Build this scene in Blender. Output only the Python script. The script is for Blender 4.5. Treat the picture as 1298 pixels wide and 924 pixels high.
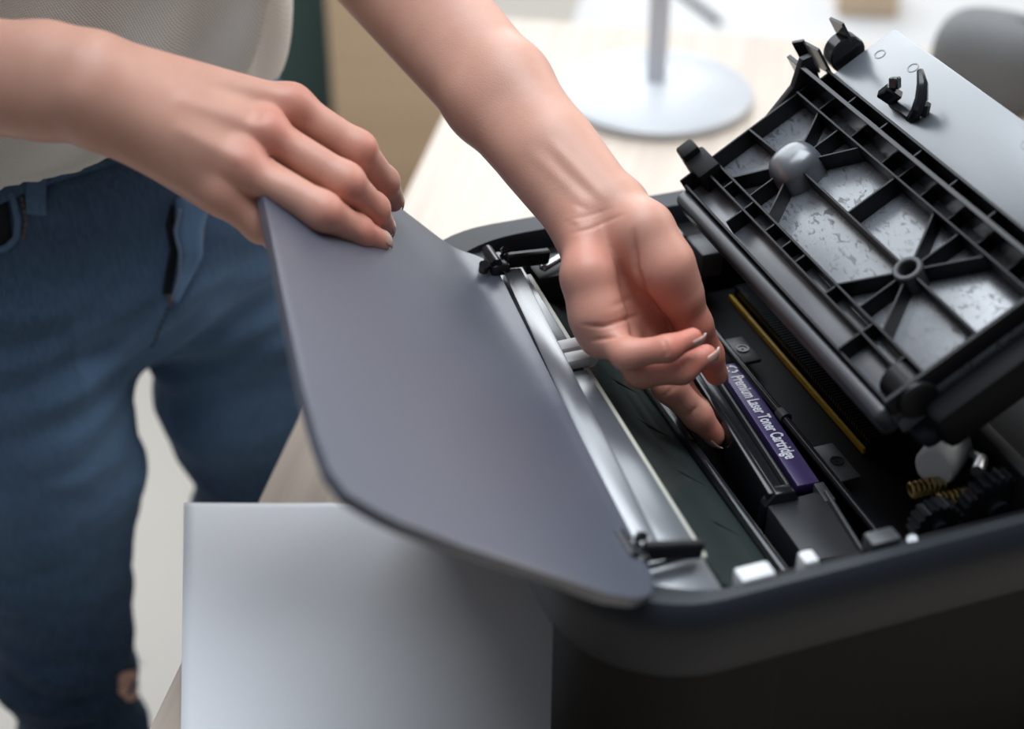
import bpy, bmesh, math, random
import numpy as np
from mathutils import Vector, Matrix, noise
from mathutils.bvhtree import BVHTree

for o in list(bpy.data.objects):
    bpy.data.objects.remove(o, do_unlink=True)
random.seed(7)
scene = bpy.context.scene
COL = scene.collection
RAD = math.radians
TABLE = 0.74

# ------------------------------------------------------------------ camera
CAM = np.array([0.0, -0.82, 1.5]); PITCH = RAD(35.0); FPX = 2000.0
cam = bpy.data.cameras.new('camera'); cam_o = bpy.data.objects.new('camera', cam); COL.objects.link(cam_o)
cam_o.location = CAM; cam_o.rotation_euler = (RAD(90.0) - PITCH, 0, 0)
cam.sensor_width = 36.0; cam.lens = FPX / 1298.0 * 36.0; cam.clip_start = 0.05
cam.dof.use_dof = True; cam.dof.focus_distance = 1.01; cam.dof.aperture_fstop = 3.1
scene.camera = cam_o

# ------------------------------------------------------------------ world, light, exposure
world = bpy.data.worlds.new('overcast_daylight'); scene.world = world; world.use_nodes = True
bgn = world.node_tree.nodes['Background']
bgn.inputs[0].default_value = (0.86, 0.93, 1.0, 1); bgn.inputs[1].default_value = 0.145
def area(name, loc, target, sx, sy, power, color):
    l = bpy.data.lights.new(name, 'AREA'); l.shape = 'RECTANGLE'; l.size = sx; l.size_y = sy
    l.energy = power; l.color = color
    o = bpy.data.objects.new(name, l); COL.objects.link(o); o.location = loc
    o.rotation_euler = (Vector(target) - Vector(loc)).to_track_quat('-Z', 'Y').to_euler()
    return o
area('window_daylight_back', (-0.9, 2.7, 3.2), (0.1, 0.1, 0.9), 4.2, 2.2, 90, (0.88, 0.945, 1.0))
area('window_daylight_wall', (-0.85, 3.86, 2.05), (-0.85, 0.0, 2.05), 3.6, 1.8, 62, (0.92, 0.96, 1.0))
area('window_daylight_side', (2.9, 2.0, 2.5), (0.1, 0.1, 0.9), 2.6, 2.0, 50, (1.0, 0.97, 0.93))
area('overhead_fill', (0.1, 0.35, 3.1), (0.0, 0.2, 0.0), 1.8, 1.8, 66, (0.86, 0.93, 1.0))  # added overhead fill, no known fixture; lifts the paper and other level surfaces
scene.view_settings.view_transform = 'Standard'; scene.view_settings.look = 'None'
scene.view_settings.gamma = 1.0; scene.view_settings.use_curve_mapping = False
scene.view_settings.exposure = 0.20

# ------------------------------------------------------------------ measuring helpers (survey of the place)
def ray(x, y):
    u = (x - 649) / FPX; v = (462 - y) / FPX
    return np.array([u, math.cos(PITCH) + v * math.sin(PITCH), -math.sin(PITCH) + v * math.cos(PITCH)])
def at(x, y, dp):
    return CAM + ray(x, y) * dp
def px(P):
    q = np.asarray(P) - CAM
    dp = q[..., 1] * math.cos(PITCH) - q[..., 2] * math.sin(PITCH)
    up = q[..., 1] * math.sin(PITCH) + q[..., 2] * math.cos(PITCH)
    return 649 + FPX * q[..., 0] / dp, 462 - FPX * up / dp, dp

# ------------------------------------------------------------------ materials
def mat(name, color, rough=0.5, spec=0.5, metal=0.0, var=0.0, var_scale=20.0, color2=None, bump=0.0, bump_scale=200.0,
        rough_var=0.0, sss=0.0, coat=0.0, trans=0.0, ior=1.45):
    m = bpy.data.materials.new(name); m.use_nodes = True
    nt = m.node_tree; N = nt.nodes; L = nt.links; b = N['Principled BSDF']
    b.inputs['Roughness'].default_value = rough; b.inputs['Metallic'].default_value = metal
    b.inputs['Specular IOR Level'].default_value = spec; b.inputs['IOR'].default_value = ior
    b.inputs['Coat Weight'].default_value = coat; b.inputs['Transmission Weight'].default_value = trans
    tc = N.new('ShaderNodeTexCoord')
    ns = N.new('ShaderNodeTexNoise'); ns.inputs['Scale'].default_value = var_scale; ns.inputs['Detail'].default_value = 4
    L.new(tc.outputs['Object'], ns.inputs['Vector'])
    mx = N.new('ShaderNodeMix'); mx.data_type = 'RGBA'
    c2 = color2 if color2 else tuple(c * (1 - var) for c in color)
    mx.inputs[6].default_value = (*color, 1); mx.inputs[7].default_value = (*c2, 1)
    L.new(ns.outputs['Fac'], mx.inputs[0]); L.new(mx.outputs[2], b.inputs['Base Color'])
    if rough_var:
        mr = N.new('ShaderNodeMapRange'); mr.inputs[3].default_value = max(0.02, rough - rough_var); mr.inputs[4].default_value = rough + rough_var
        L.new(ns.outputs['Fac'], mr.inputs[0]); L.new(mr.outputs[0], b.inputs['Roughness'])
    if bump:
        nb = N.new('ShaderNodeTexNoise'); nb.inputs['Scale'].default_value = bump_scale; nb.inputs['Detail'].default_value = 3
        L.new(tc.outputs['Object'], nb.inputs['Vector'])
        bp = N.new('ShaderNodeBump'); bp.inputs['Strength'].default_value = bump; bp.inputs['Distance'].default_value = 0.001
        L.new(nb.outputs['Fac'], bp.inputs['Height']); L.new(bp.outputs[0], b.inputs['Normal'])
    if sss:
        b.inputs['Subsurface Weight'].default_value = sss
        b.inputs['Subsurface Radius'].default_value = (1.0, 0.35, 0.2); b.inputs['Subsurface Scale'].default_value = 0.006
    return m

def wood_mat(name, light, dark, scale=60.0, rough=0.45, axis=0):
    m = mat(name, light, rough)
    nt = m.node_tree; N = nt.nodes; L = nt.links; b = N['Principled BSDF']
    tc = N.new('ShaderNodeTexCoord'); mp = N.new('ShaderNodeMapping')
    sc = [scale, scale, scale]; sc[axis] = scale * 0.03
    mp.inputs['Scale'].default_value = sc
    n1 = N.new('ShaderNodeTexNoise'); n1.inputs['Scale'].default_value = 1.0; n1.inputs['Detail'].default_value = 6; n1.inputs['Distortion'].default_value = 0.3
    L.new(tc.outputs['Object'], mp.inputs[0]); L.new(mp.outputs[0], n1.inputs['Vector'])
    cr = N.new('ShaderNodeValToRGB'); cr.color_ramp.elements[0].position = 0.38; cr.color_ramp.elements[1].position = 0.62
    cr.color_ramp.elements[0].color = (*dark, 1); cr.color_ramp.elements[1].color = (*light, 1)
    L.new(n1.outputs['Fac'], cr.inputs[0]); L.new(cr.outputs[0], b.inputs['Base Color'])
    return m

M = {}
M['floor'] = mat('pale_floor', (0.47, 0.43, 0.38), 0.5, var=0.12, var_scale=1.5)
M['wall'] = mat('white_plaster', (0.80, 0.79, 0.77), 0.8, var=0.05, var_scale=3)
M['side_top'] = mat('pale_grey_laminate', (0.52, 0.51, 0.50), 0.5, var=0.05)
M['frame'] = mat('window_frame_white', (0.8, 0.8, 0.8), 0.4, var=0.03)
M['desk_top'] = wood_mat('bleached_oak', (0.55, 0.465, 0.39), (0.47, 0.39, 0.325), 110)
M['desk_edge'] = wood_mat('oak_edge', (0.30, 0.20, 0.13), (0.16, 0.10, 0.06), 90)
M['white_metal'] = mat('white_powder_coat', (0.52, 0.53, 0.55), 0.35, var=0.03)
M['grey_metal'] = mat('satin_grey_pole', (0.60, 0.60, 0.63), 0.4, var=0.05)
M['brown'] = wood_mat('brown_cabinet', (0.74, 0.52, 0.335), (0.66, 0.46, 0.29), 12)
M['teal'] = mat('dark_teal_fabric', (0.07, 0.125, 0.12), 0.8, var=0.2)
M['tan'] = mat('tan_card', (0.70, 0.52, 0.36), 0.7, var=0.1)
M['grey_bag'] = mat('grey_felt', (0.16, 0.16, 0.16), 0.85, var=0.15)
M['dark_grey'] = mat('dark_grey_plastic', (0.10, 0.10, 0.11), 0.5, var=0.1)
M['paper'] = mat('white_paper', (0.88, 0.89, 0.93), 0.75, var=0.02, bump=0.05, bump_scale=900)
M['shell'] = mat('charcoal_shell', (0.012, 0.015, 0.021), 0.42, spec=0.33, var=0.1, bump=0.10, bump_scale=1500)
M['lower'] = mat('black_lower_body', (0.0035, 0.003, 0.0028), 0.55, spec=0.2, var=0.1, bump=0.1, bump_scale=1200)
M['flap'] = mat('slate_flap', (0.068, 0.075, 0.104), 0.36, spec=1.0, ior=1.55, var=0.06, bump=0.12, bump_scale=1400)
M['deck'] = mat('smooth_slate_deck', (0.075, 0.082, 0.096), 0.24, spec=1.0, var=0.1, rough_var=0.05, ior=1.7)
M['black'] = mat('black_plastic', (0.006, 0.006, 0.008), 0.42, spec=0.35, var=0.1)
M['black_gloss'] = mat('glossy_black_plastic', (0.012, 0.013, 0.016), 0.18, var=0.1)
M['black_matt'] = mat('matt_black_interior', (0.004, 0.004, 0.005), 0.6, spec=0.2, var=0.1)
M['grey_part'] = mat('dark_grey_part', (0.045, 0.047, 0.052), 0.4, var=0.1)
M['lip'] = mat('lip_plastic', (0.03, 0.032, 0.038), 0.34, var=0.1, ior=1.55)
M['end_block'] = mat('cartridge_end_plastic', (0.020, 0.021, 0.025), 0.45, spec=0.4, var=0.15, bump=0.1, bump_scale=900)
M['white_plastic'] = mat('white_plastic', (0.66, 0.66, 0.67), 0.4, var=0.04)
M['cream'] = mat('cream_strip', (0.42, 0.41, 0.34), 0.4, var=0.05)
M['guide'] = mat('smoked_guide_plate', (0.026, 0.037, 0.037), 0.2, color2=(0.040, 0.047, 0.044), var_scale=12)
M['yellow'] = mat('yellow_film', (0.50, 0.33, 0.03), 0.45, color2=(0.30, 0.19, 0.02), var_scale=150)
M['purple'] = mat('purple_label', (0.026, 0.019, 0.100), 0.4, color2=(0.046, 0.020, 0.098), var_scale=18)
M['ink'] = mat('white_print', (0.72, 0.72, 0.78), 0.5, var=0.02)
M['gold'] = mat('brass_spring', (0.35, 0.25, 0.08), 0.35, metal=0.8, var=0.1)
M['chrome'] = mat('steel_rod', (0.35, 0.35, 0.36), 0.25, metal=0.9, var=0.05)
M['nail'] = mat('fingernail', (0.62, 0.37, 0.30), 0.25, var=0.04, sss=0.2)
M['nail_tip'] = mat('nail_tip', (0.78, 0.68, 0.56), 0.3, var=0.04)
M['thread'] = mat('tan_thread', (0.30, 0.16, 0.07), 0.8, var=0.2)
M['dark_thread'] = mat('dark_thread', (0.022, 0.020, 0.022), 0.8, var=0.2)
M['denim_inside_shade'] = mat('dark_denim_lining_shade', (0.006, 0.008, 0.014), 0.9, var=0.2)  # pocket inside, also the shadow painted beside the fly flap
M['fray'] = mat('frayed_denim_thread', (0.16, 0.22, 0.32), 0.9, var=0.2)
M['hair'] = mat('brown_hair', (0.06, 0.035, 0.02), 0.5, var=0.2)
M['shoe'] = mat('white_canvas_shoe', (0.6, 0.6, 0.58), 0.7, var=0.05)

# moulded black plastic of the cover: swirl and drip marks change gloss and tone
def moulded():
    m = mat('moulded_plastic', (0.05, 0.05, 0.06), 0.3, ior=1.6)
    nt = m.node_tree; N = nt.nodes; L = nt.links; b = N['Principled BSDF']
    tc = N.new('ShaderNodeTexCoord'); mp = N.new('ShaderNodeMapping'); mp.inputs['Scale'].default_value = (150, 260, 150)
    n1 = N.new('ShaderNodeTexNoise'); n1.inputs['Scale'].default_value = 1.0; n1.inputs['Detail'].default_value = 2; n1.inputs['Distortion'].default_value = 0.9
    L.new(tc.outputs['Object'], mp.inputs[0]); L.new(mp.outputs[0], n1.inputs['Vector'])
    cr = N.new('ShaderNodeValToRGB'); cr.color_ramp.elements[0].position = 0.56; cr.color_ramp.elements[1].position = 0.64
    cr.color_ramp.elements[0].color = (0.13, 0.138, 0.155, 1); cr.color_ramp.elements[1].color = (0.03, 0.03, 0.034, 1)
    L.new(n1.outputs['Fac'], cr.inputs[0]); L.new(cr.outputs[0], b.inputs['Base Color'])
    mr = N.new('ShaderNodeMapRange'); mr.inputs[1].default_value = 0.54; mr.inputs[2].default_value = 0.66; mr.inputs[3].default_value = 0.26; mr.inputs[4].default_value = 0.5
    L.new(n1.outputs['Fac'], mr.inputs[0]); L.new(mr.outputs[0], b.inputs['Roughness'])
    b.inputs['Specular IOR Level'].default_value = 1.0
    return m
M['moulded'] = moulded()
M['moulded_smooth'] = mat('smooth_tray_plastic', (0.085, 0.092, 0.106), 0.3, spec=1.0, var=0.15, var_scale=30, rough_var=0.06, ior=1.6)

def skin_mat():
    m = mat('skin', (0.5, 0.3, 0.24), 0.42, spec=0.4, sss=0.18)
    nt = m.node_tree; N = nt.nodes; L = nt.links; b = N['Principled BSDF']
    at_ = N.new('ShaderNodeAttribute'); at_.attribute_name = 'red'
    tc = N.new('ShaderNodeTexCoord')
    n1 = N.new('ShaderNodeTexNoise'); n1.inputs['Scale'].default_value = 55; n1.inputs['Detail'].default_value = 5
    L.new(tc.outputs['Object'], n1.inputs['Vector'])
    m1 = N.new('ShaderNodeMix'); m1.data_type = 'RGBA'
    m1.inputs[6].default_value = (0.630, 0.368, 0.282, 1); m1.inputs[7].default_value = (0.545, 0.285, 0.212, 1)
    L.new(n1.outputs['Fac'], m1.inputs[0])
    m2 = N.new('ShaderNodeMix'); m2.data_type = 'RGBA'; m2.inputs[7].default_value = (0.58, 0.205, 0.150, 1)
    L.new(m1.outputs[2], m2.inputs[6]); L.new(at_.outputs['Fac'], m2.inputs[0])
    L.new(m2.outputs[2], b.inputs['Base Color'])
    v = N.new('ShaderNodeTexVoronoi'); v.inputs['Scale'].default_value = 900
    L.new(tc.outputs['Object'], v.inputs['Vector'])
    bp = N.new('ShaderNodeBump'); bp.inputs['Strength'].default_value = 0.12; bp.inputs['Distance'].default_value = 0.0006
    L.new(v.outputs['Distance'], bp.inputs['Height']); L.new(bp.outputs[0], b.inputs['Normal'])
    return m
M['skin'] = skin_mat()

def denim_mat():
    m = mat('blue_denim', (0.03, 0.06, 0.13), 0.85, spec=0.2)
    nt = m.node_tree; N = nt.nodes; L = nt.links; b = N['Principled BSDF']
    tc = N.new('ShaderNodeTexCoord')
    n1 = N.new('ShaderNodeTexNoise'); n1.inputs['Scale'].default_value = 7; n1.inputs['Detail'].default_value = 4
    mp = N.new('ShaderNodeMapping'); mp.inputs['Scale'].default_value = (420, 420, 70)
    n2 = N.new('ShaderNodeTexNoise'); n2.inputs['Scale'].default_value = 1.0; n2.inputs['Detail'].default_value = 3
    L.new(tc.outputs['Object'], n1.inputs['Vector']); L.new(tc.outputs['Object'], mp.inputs[0]); L.new(mp.outputs[0], n2.inputs['Vector'])
    at_ = N.new('ShaderNodeAttribute'); at_.attribute_name = 'fade_shade'
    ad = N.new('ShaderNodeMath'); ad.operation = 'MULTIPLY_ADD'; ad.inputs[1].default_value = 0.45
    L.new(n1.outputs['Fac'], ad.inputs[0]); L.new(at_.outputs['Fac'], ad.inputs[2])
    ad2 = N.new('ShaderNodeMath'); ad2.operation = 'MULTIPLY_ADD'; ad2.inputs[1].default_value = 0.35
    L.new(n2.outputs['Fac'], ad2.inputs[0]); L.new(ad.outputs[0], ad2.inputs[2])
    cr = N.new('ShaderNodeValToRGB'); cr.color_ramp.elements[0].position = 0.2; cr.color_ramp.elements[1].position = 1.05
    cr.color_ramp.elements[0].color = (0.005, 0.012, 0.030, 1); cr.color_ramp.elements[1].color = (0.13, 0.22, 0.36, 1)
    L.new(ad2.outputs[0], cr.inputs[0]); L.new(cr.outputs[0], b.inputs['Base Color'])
    bp = N.new('ShaderNodeBump'); bp.inputs['Strength'].default_value = 0.4; bp.inputs['Distance'].default_value = 0.0008
    L.new(n2.outputs['Fac'], bp.inputs['Height']); L.new(bp.outputs[0], b.inputs['Normal'])
    return m
M['denim'] = denim_mat()

def linen_mat():
    m = mat('white_linen', (0.70, 0.67, 0.62), 0.85, spec=0.2)
    nt = m.node_tree; N = nt.nodes; L = nt.links; b = N['Principled BSDF']
    tc = N.new('ShaderNodeTexCoord'); mp = N.new('ShaderNodeMapping'); mp.inputs['Rotation'].default_value = (0.4, 0.3, 0.2); mp.inputs['Scale'].default_value = (1, 1, 1)
    L.new(tc.outputs['Object'], mp.inputs[0])
    w1 = N.new('ShaderNodeTexWave'); w1.inputs['Scale'].default_value = 210; w1.inputs['Distortion'].default_value = 1.5; w1.bands_direction = 'X'
    w2 = N.new('ShaderNodeTexWave'); w2.inputs['Scale'].default_value = 210; w2.inputs['Distortion'].default_value = 1.5; w2.bands_direction = 'Z'
    L.new(mp.outputs[0], w1.inputs['Vector']); L.new(mp.outputs[0], w2.inputs['Vector'])
    ad = N.new('ShaderNodeMath'); L.new(w1.outputs['Fac'], ad.inputs[0]); L.new(w2.outputs['Fac'], ad.inputs[1])
    bp = N.new('ShaderNodeBump'); bp.inputs['Strength'].default_value = 0.35; bp.inputs['Distance'].default_value = 0.0006
    L.new(ad.outputs[0], bp.inputs['Height']); L.new(bp.outputs[0], b.inputs['Normal'])
    cr = N.new('ShaderNodeValToRGB'); cr.color_ramp.elements[0].color = (0.58, 0.55, 0.50, 1); cr.color_ramp.elements[1].color = (0.74, 0.71, 0.66, 1); cr.color_ramp.elements[1].position = 1.0
    L.new(ad.outputs[0], cr.inputs[0]); L.new(cr.outputs[0], b.inputs['Base Color'])
    return m
M['linen'] = linen_mat()

# ------------------------------------------------------------------ mesh helpers
def link(name, me, material, parent=None):
    o = bpy.data.objects.new(name, me); COL.objects.link(o)
    if material: me.materials.append(M[material] if isinstance(material, str) else material)
    if parent: o.parent = parent
    return o
def tag(o, label, cat=None, group=None, kind=None):
    if label: o['label'] = label
    if cat: o['category'] = cat
    if group: o['group'] = group
    if kind: o['kind'] = kind
    return o
def empty(name, loc, rz=0.0):
    o = bpy.data.objects.new(name, None); COL.objects.link(o); o.location = loc; o.rotation_euler = (0, 0, rz); o.empty_display_size = 0.05
    return o
def smooth(me, angle=40):
    for p in me.polygons: p.use_smooth = True
    try: me.set_sharp_from_angle(angle=RAD(angle))
    except Exception: pass

class MB:
    def __init__(s): s.bm = bmesh.new()
    def box(s, x0, x1, y0, y1, z0, z1, bev=0.0, seg=2, M4=None):
        b = bmesh.new(); bmesh.ops.create_cube(b, size=1.0)
        for v in b.verts:
            v.co = Vector(((x0 + x1) / 2 + v.co.x * (x1 - x0), (y0 + y1) / 2 + v.co.y * (y1 - y0), (z0 + z1) / 2 + v.co.z * (z1 - z0)))
        if bev: bmesh.ops.bevel(b, geom=list(b.edges), offset=bev, segments=seg, profile=0.5, affect='EDGES')
        return s.merge(b, M4)
    def merge(s, b, M4=None):
        if M4 is not None: bmesh.ops.transform(b, matrix=M4, verts=b.verts)
        me = bpy.data.meshes.new('tmp'); b.to_mesh(me); b.free(); s.bm.from_mesh(me); bpy.data.meshes.remove(me); return s
    def prism(s, pts, z0, z1, bev=0.0, M4=None):
        b = bmesh.new()
        vs = [b.verts.new((p[0], p[1], z0)) for p in pts]; f = b.faces.new(vs)
        r = bmesh.ops.extrude_face_region(b, geom=[f])
        for e in r['geom']:
            if isinstance(e, bmesh.types.BMVert): e.co.z = z1
        bmesh.ops.recalc_face_normals(b, faces=b.faces)
        if bev: bmesh.ops.bevel(b, geom=[e for e in b.edges], offset=bev, segments=2, profile=0.5, affect='EDGES')
        return s.merge(b, M4)
    def bar(s, a, b_, wd, h, up=(0, 0, 1), bev=0.0):
        a = Vector(a); b_ = Vector(b_); x = (b_ - a); ln = x.length; x.normalize(); u = Vector(up); y = u.cross(x).normalized(); z = x.cross(y)
        Mx = Matrix((( x.x, y.x, z.x, a.x), (x.y, y.y, z.y, a.y), (x.z, y.z, z.z, a.z), (0, 0, 0, 1)))
        return s.box(0, ln, -wd / 2, wd / 2, -h / 2, h / 2, bev, 1, Mx)
    def tube(s, path, r, n=10, closed=False, caps=True):
        P = [Vector(p) for p in path]; R = r if isinstance(r, (list, tuple)) else [r] * len(P)
        rings = []; bm = s.bm; up = None
        for i, p in enumerate(P):
            if closed: t = P[(i + 1) % len(P)] - P[i - 1]
            else: t = P[min(i + 1, len(P) - 1)] - P[max(i - 1, 0)]
            t.normalize()
            if up is None: up = Vector((0, 0, 1)) if abs(t.z) < 0.9 else Vector((1, 0, 0))
            sd = t.cross(up).normalized(); up = sd.cross(t).normalized()
            rings.append([bm.verts.new(p + R[i] * (math.cos(a) * sd + math.sin(a) * up)) for a in [2 * math.pi * k / n for k in range(n)]])
        m = len(P)
        for i in range(m if closed else m - 1):
            A = rings[i]; B = rings[(i + 1) % m]
            for k in range(n): bm.faces.new((A[k], A[(k + 1) % n], B[(k + 1) % n], B[k]))
        if caps and not closed: bm.faces.new(rings[0][::-1]); bm.faces.new(rings[-1])
        return s
    def lathe(s, prof, n=48, M4=None):
        b = bmesh.new(); rings = []
        for r, z in prof:
            rings.append([b.verts.new((r * math.cos(2 * math.pi * k / n), r * math.sin(2 * math.pi * k / n), z)) for k in range(n)] if r > 1e-6 else [b.verts.new((0, 0, z))])
        for A, B in zip(rings[:-1], rings[1:]):
            for k in range(n):
                q = [A[k % len(A)], A[(k + 1) % len(A)], B[(k + 1) % len(B)], B[k % len(B)]]
                u = []
                for v in q:
                    if v not in u: u.append(v)
                if len(u) >= 3: b.faces.new(u)
        bmesh.ops.recalc_face_normals(b, faces=b.faces)
        return s.merge(b, M4)
    def build(s, name, material, parent=None, ang=40):
        me = bpy.data.meshes.new(name); bmesh.ops.recalc_face_normals(s.bm, faces=s.bm.faces); s.bm.to_mesh(me); s.bm.free(); smooth(me, ang)
        return link(name, me, material, parent)

def part(name, material, parent, *box, bev=0.0015):
    return MB().box(*box, bev).build(name, material, parent)

# ------------------------------------------------------------------ setting
fl = MB().box(-4, 4, -2.5, 4, -0.05, 0).build('floor', 'floor'); fl['kind'] = 'structure'
wb = MB()
wb.box(-4, -2.7, 3.9, 4.0, 0, 3.2); wb.box(1.0, 4, 3.9, 4.0, 0, 3.2); wb.box(-2.7, 1.0, 3.9, 4.0, 0, 1.1); wb.box(-2.7, 1.0, 3.9, 4.0, 3.0, 3.2)
w = wb.build('wall_back', 'wall'); w['kind'] = 'structure'
wf = MB()
for x in (-2.7, -1.5, -0.3, 0.93): wf.box(x, x + 0.07, 3.92, 3.98, 1.1, 3.0)
wf.box(-2.7, 1.0, 3.92, 3.98, 1.1, 1.17); wf.box(-2.7, 1.0, 3.92, 3.98, 2.93, 3.0)
w = wf.build('window_1', 'frame'); w['kind'] = 'structure'

# brown cabinet and teal screen behind the person
cb = empty('storage_cabinet', (-0.20, 1.75, 0)); tag(cb, 'plain brown wooden cabinet standing behind the desk', 'cabinet')
MB().box(-0.119, 0.12, 0.0, 0.42, 0.06, 0.86, 0.004).build('body', 'brown', cb)
MB().box(-0.117, 0.118, -0.018, -0.001, 0.08, 0.84, 0.003).build('door', 'brown', cb)
MB().box(-0.11, 0.11, 0.02, 0.38, 0.0, 0.06).build('plinth', 'dark_grey', cb)
sc = empty('teal_panel', (-0.42, 1.95, 0)); tag(sc, 'dark teal upright panel beside the brown cabinet', 'panel')
MB().box(-0.35, 0.09, 0, 0.03, 0.05, 1.2, 0.008).build('board', 'teal', sc)
for x in (-0.3, 0.05): MB().box(x - 0.02, x + 0.02, -0.10, 0.15, 0.0, 0.05, 0.004).build('foot', 'dark_grey', sc)

# desk: left edge runs through (-0.189, 0.092) along (0.174, 0.985)
EDGE_A = math.atan2(0.985, 0.175)
desk = empty('desk', (-0.189, 0.092, 0), EDGE_A); tag(desk, 'pale wooden desk under the printer and the lamp', 'desk')
# local x runs along the edge away from the camera, local y points away from the desk (towards the person)
tt = MB(); tt.box(-0.80, 0.93, -0.90, 0.0, TABLE - 0.004, TABLE, 0.0015); tt.build('tabletop', 'desk_top', desk)
te = MB(); te.box(-0.80, 0.93, -0.90, 0.0, TABLE - 0.030, TABLE - 0.004, 0.001); te.build('edge_band', 'desk_edge', desk)
for x in (-0.72, 0.85):
    for y in (-0.84, -0.06): MB().box(x - 0.025, x + 0.025, y - 0.025, y + 0.025, 0, TABLE - 0.03, 0.003).build('leg', 'dark_grey', desk)

# lamp
lp = at(831, 124, 1.745); lamp = empty('desk_lamp', (lp[0], lp[1], TABLE)); tag(lamp, 'white desk lamp with round flat base and thin pole', 'lamp')
MB().lathe([(0, 0), (0.104, 0), (0.106, 0.004), (0.106, 0.010), (0.100, 0.015), (0.02, 0.019), (0, 0.019)], 64).build('base', 'white_metal', lamp)
pole = MB().tube([(0.0, 0.01, 0.015), (0.0, 0.01, 0.46), (0.01, 0.01, 0.50), (0.05, 0.01, 0.52), (0.12, 0.01, 0.52)], 0.0112, 16).build('pole', 'grey_metal', lamp)
MB().lathe([(0.012, 0.05), (0.03, 0.045), (0.075, -0.02), (0.078, -0.02), (0.033, 0.05), (0.012, 0.056)], 40, Matrix.Translation((0.15, 0.01, 0.49))).build('shade', 'white_metal', lamp)

# things in the blurred background
tb = at(1098, 5, 2.15)
bx = empty('cardboard_box', (tb[0], tb[1], 0), RAD(-8)); tag(bx, 'small tan cardboard box standing behind the desk lamp', 'box')
tb2 = empty('side_table', (0.68, 1.62, 0), RAD(-10)); tag(tb2, 'pale low table standing behind the desk', 'table')
MB().box(-0.55, 0.75, -0.35, 0.35, 0.52, 0.55, 0.004).build('tabletop', 'side_top', tb2)
for x in (-0.5, 0.7):
    for y in (-0.3, 0.3): MB().box(x - 0.02, x + 0.02, y - 0.02, y + 0.02, 0, 0.52, 0.003).build('leg', 'grey_metal', tb2)
def on_z(x, y, z):
    r = ray(x, y); return CAM + r * ((z - CAM[2]) / r[2])
p = on_z(1098, 22, 0.55); bx.location = (p[0], p[1], 0.55)
MB().box(-0.045, 0.045, 0, 0.10, 0, 0.05, 0.003).build('body', 'tan', bx)
MB().box(-0.047, 0.047, -0.002, 0.102, 0.045, 0.055, 0.002).build('lid', 'tan', bx)
p = on_z(1245, 128, TABLE)
bg = empty('fabric_pouch', (p[0], p[1], TABLE), RAD(-25)); tag(bg, 'rounded grey pouch lying on the desk behind the printer cover', 'pouch')
mbp = MB(); prof = []
b = bmesh.new(); bmesh.ops.create_uvsphere(b, u_segments=32, v_segments=20, radius=1.0)
for v in b.verts:
    x, y, z = v.co; sg = lambda t, e: math.copysign(abs(t) ** e, t)
    v.co = (0.062 * sg(x, 0.7), 0.05 * sg(y, 0.7), max(0.0, 0.045 + 0.055 * sg(z, 0.6)))
mbp.merge(b); mbp.build('body', 'grey_bag', bg)
MB().tube([(-0.055, 0, 0.075), (-0.03, 0.0, 0.096), (0.03, 0.0, 0.098), (0.055, 0, 0.075)], 0.003, 8).build('zip', 'dark_grey', bg)
p0 = on_z(860, -12, 0.555); p1 = on_z(915, 30, 0.555)
pn = MB().tube([p0, p0 + (p1 - p0) * 0.9, p1], [0.006, 0.006, 0.001], 8).build('marker_pen', 'dark_grey'); tag(pn, 'dark slim pen lying on the pale low table', 'pen')

# paper sheet: lies on the desk, its left corner lifted and hanging past the edge
def paper():
    A = at(233, 637, 1.150); ex = Vector((0.993, 0.118, 0)); ey = Vector((0.158, -0.987, 0))
    me = bpy.data.meshes.new('paper_sheet'); n = 40; V = []; Fc = []
    for j in range(n + 1):
        for i in range(n + 1):
            s = i / n * 0.34; t = j / n * 0.24
            q = Vector(A) + ex * s + ey * t
            lift = max(0.0, 1 - s / 0.17); edge = (A[2] - TABLE - 0.003)
            q.z = TABLE + 0.003 + edge * (lift ** 1.3) * (1 - 0.25 * t / 0.3)
            V.append(q)
    for j in range(n):
        for i in range(n):
            a = j * (n + 1) + i; Fc.append((a, a + n + 1, a + n + 2, a + 1))
    me.from_pydata(V, [], Fc); smooth(me)
    o = link('paper_sheet', me, 'paper'); md = o.modifiers.new('thickness', 'SOLIDIFY'); md.thickness = 0.0012; md.offset = -1
    tag(o, 'blank white paper sheet lying on the desk in front of the printer', 'paper')
paper()

# ------------------------------------------------------------------ printer (local x: along its width towards the camera, y: front to back, z up)
Wv = np.array([0.335, -0.942, 0]); Wv /= np.linalg.norm(Wv); Dv = np.array([-Wv[1], Wv[0], 0])
PO = np.array([0.12, -0.03, TABLE]); PRZ = math.atan2(Wv[1], Wv[0])
prt = empty('laser_printer', PO, PRZ); tag(prt, 'open charcoal laser printer standing on the pale wooden desk', 'printer')
def PL(w, d, z):           # printer coordinates (z above the desk) to the room
    return PO + Wv * w + Dv * d + np.array([0, 0, z])
def p2l(P):
    q = np.asarray(P) - PO; return q @ Wv, q @ Dv, q[2]

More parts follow.
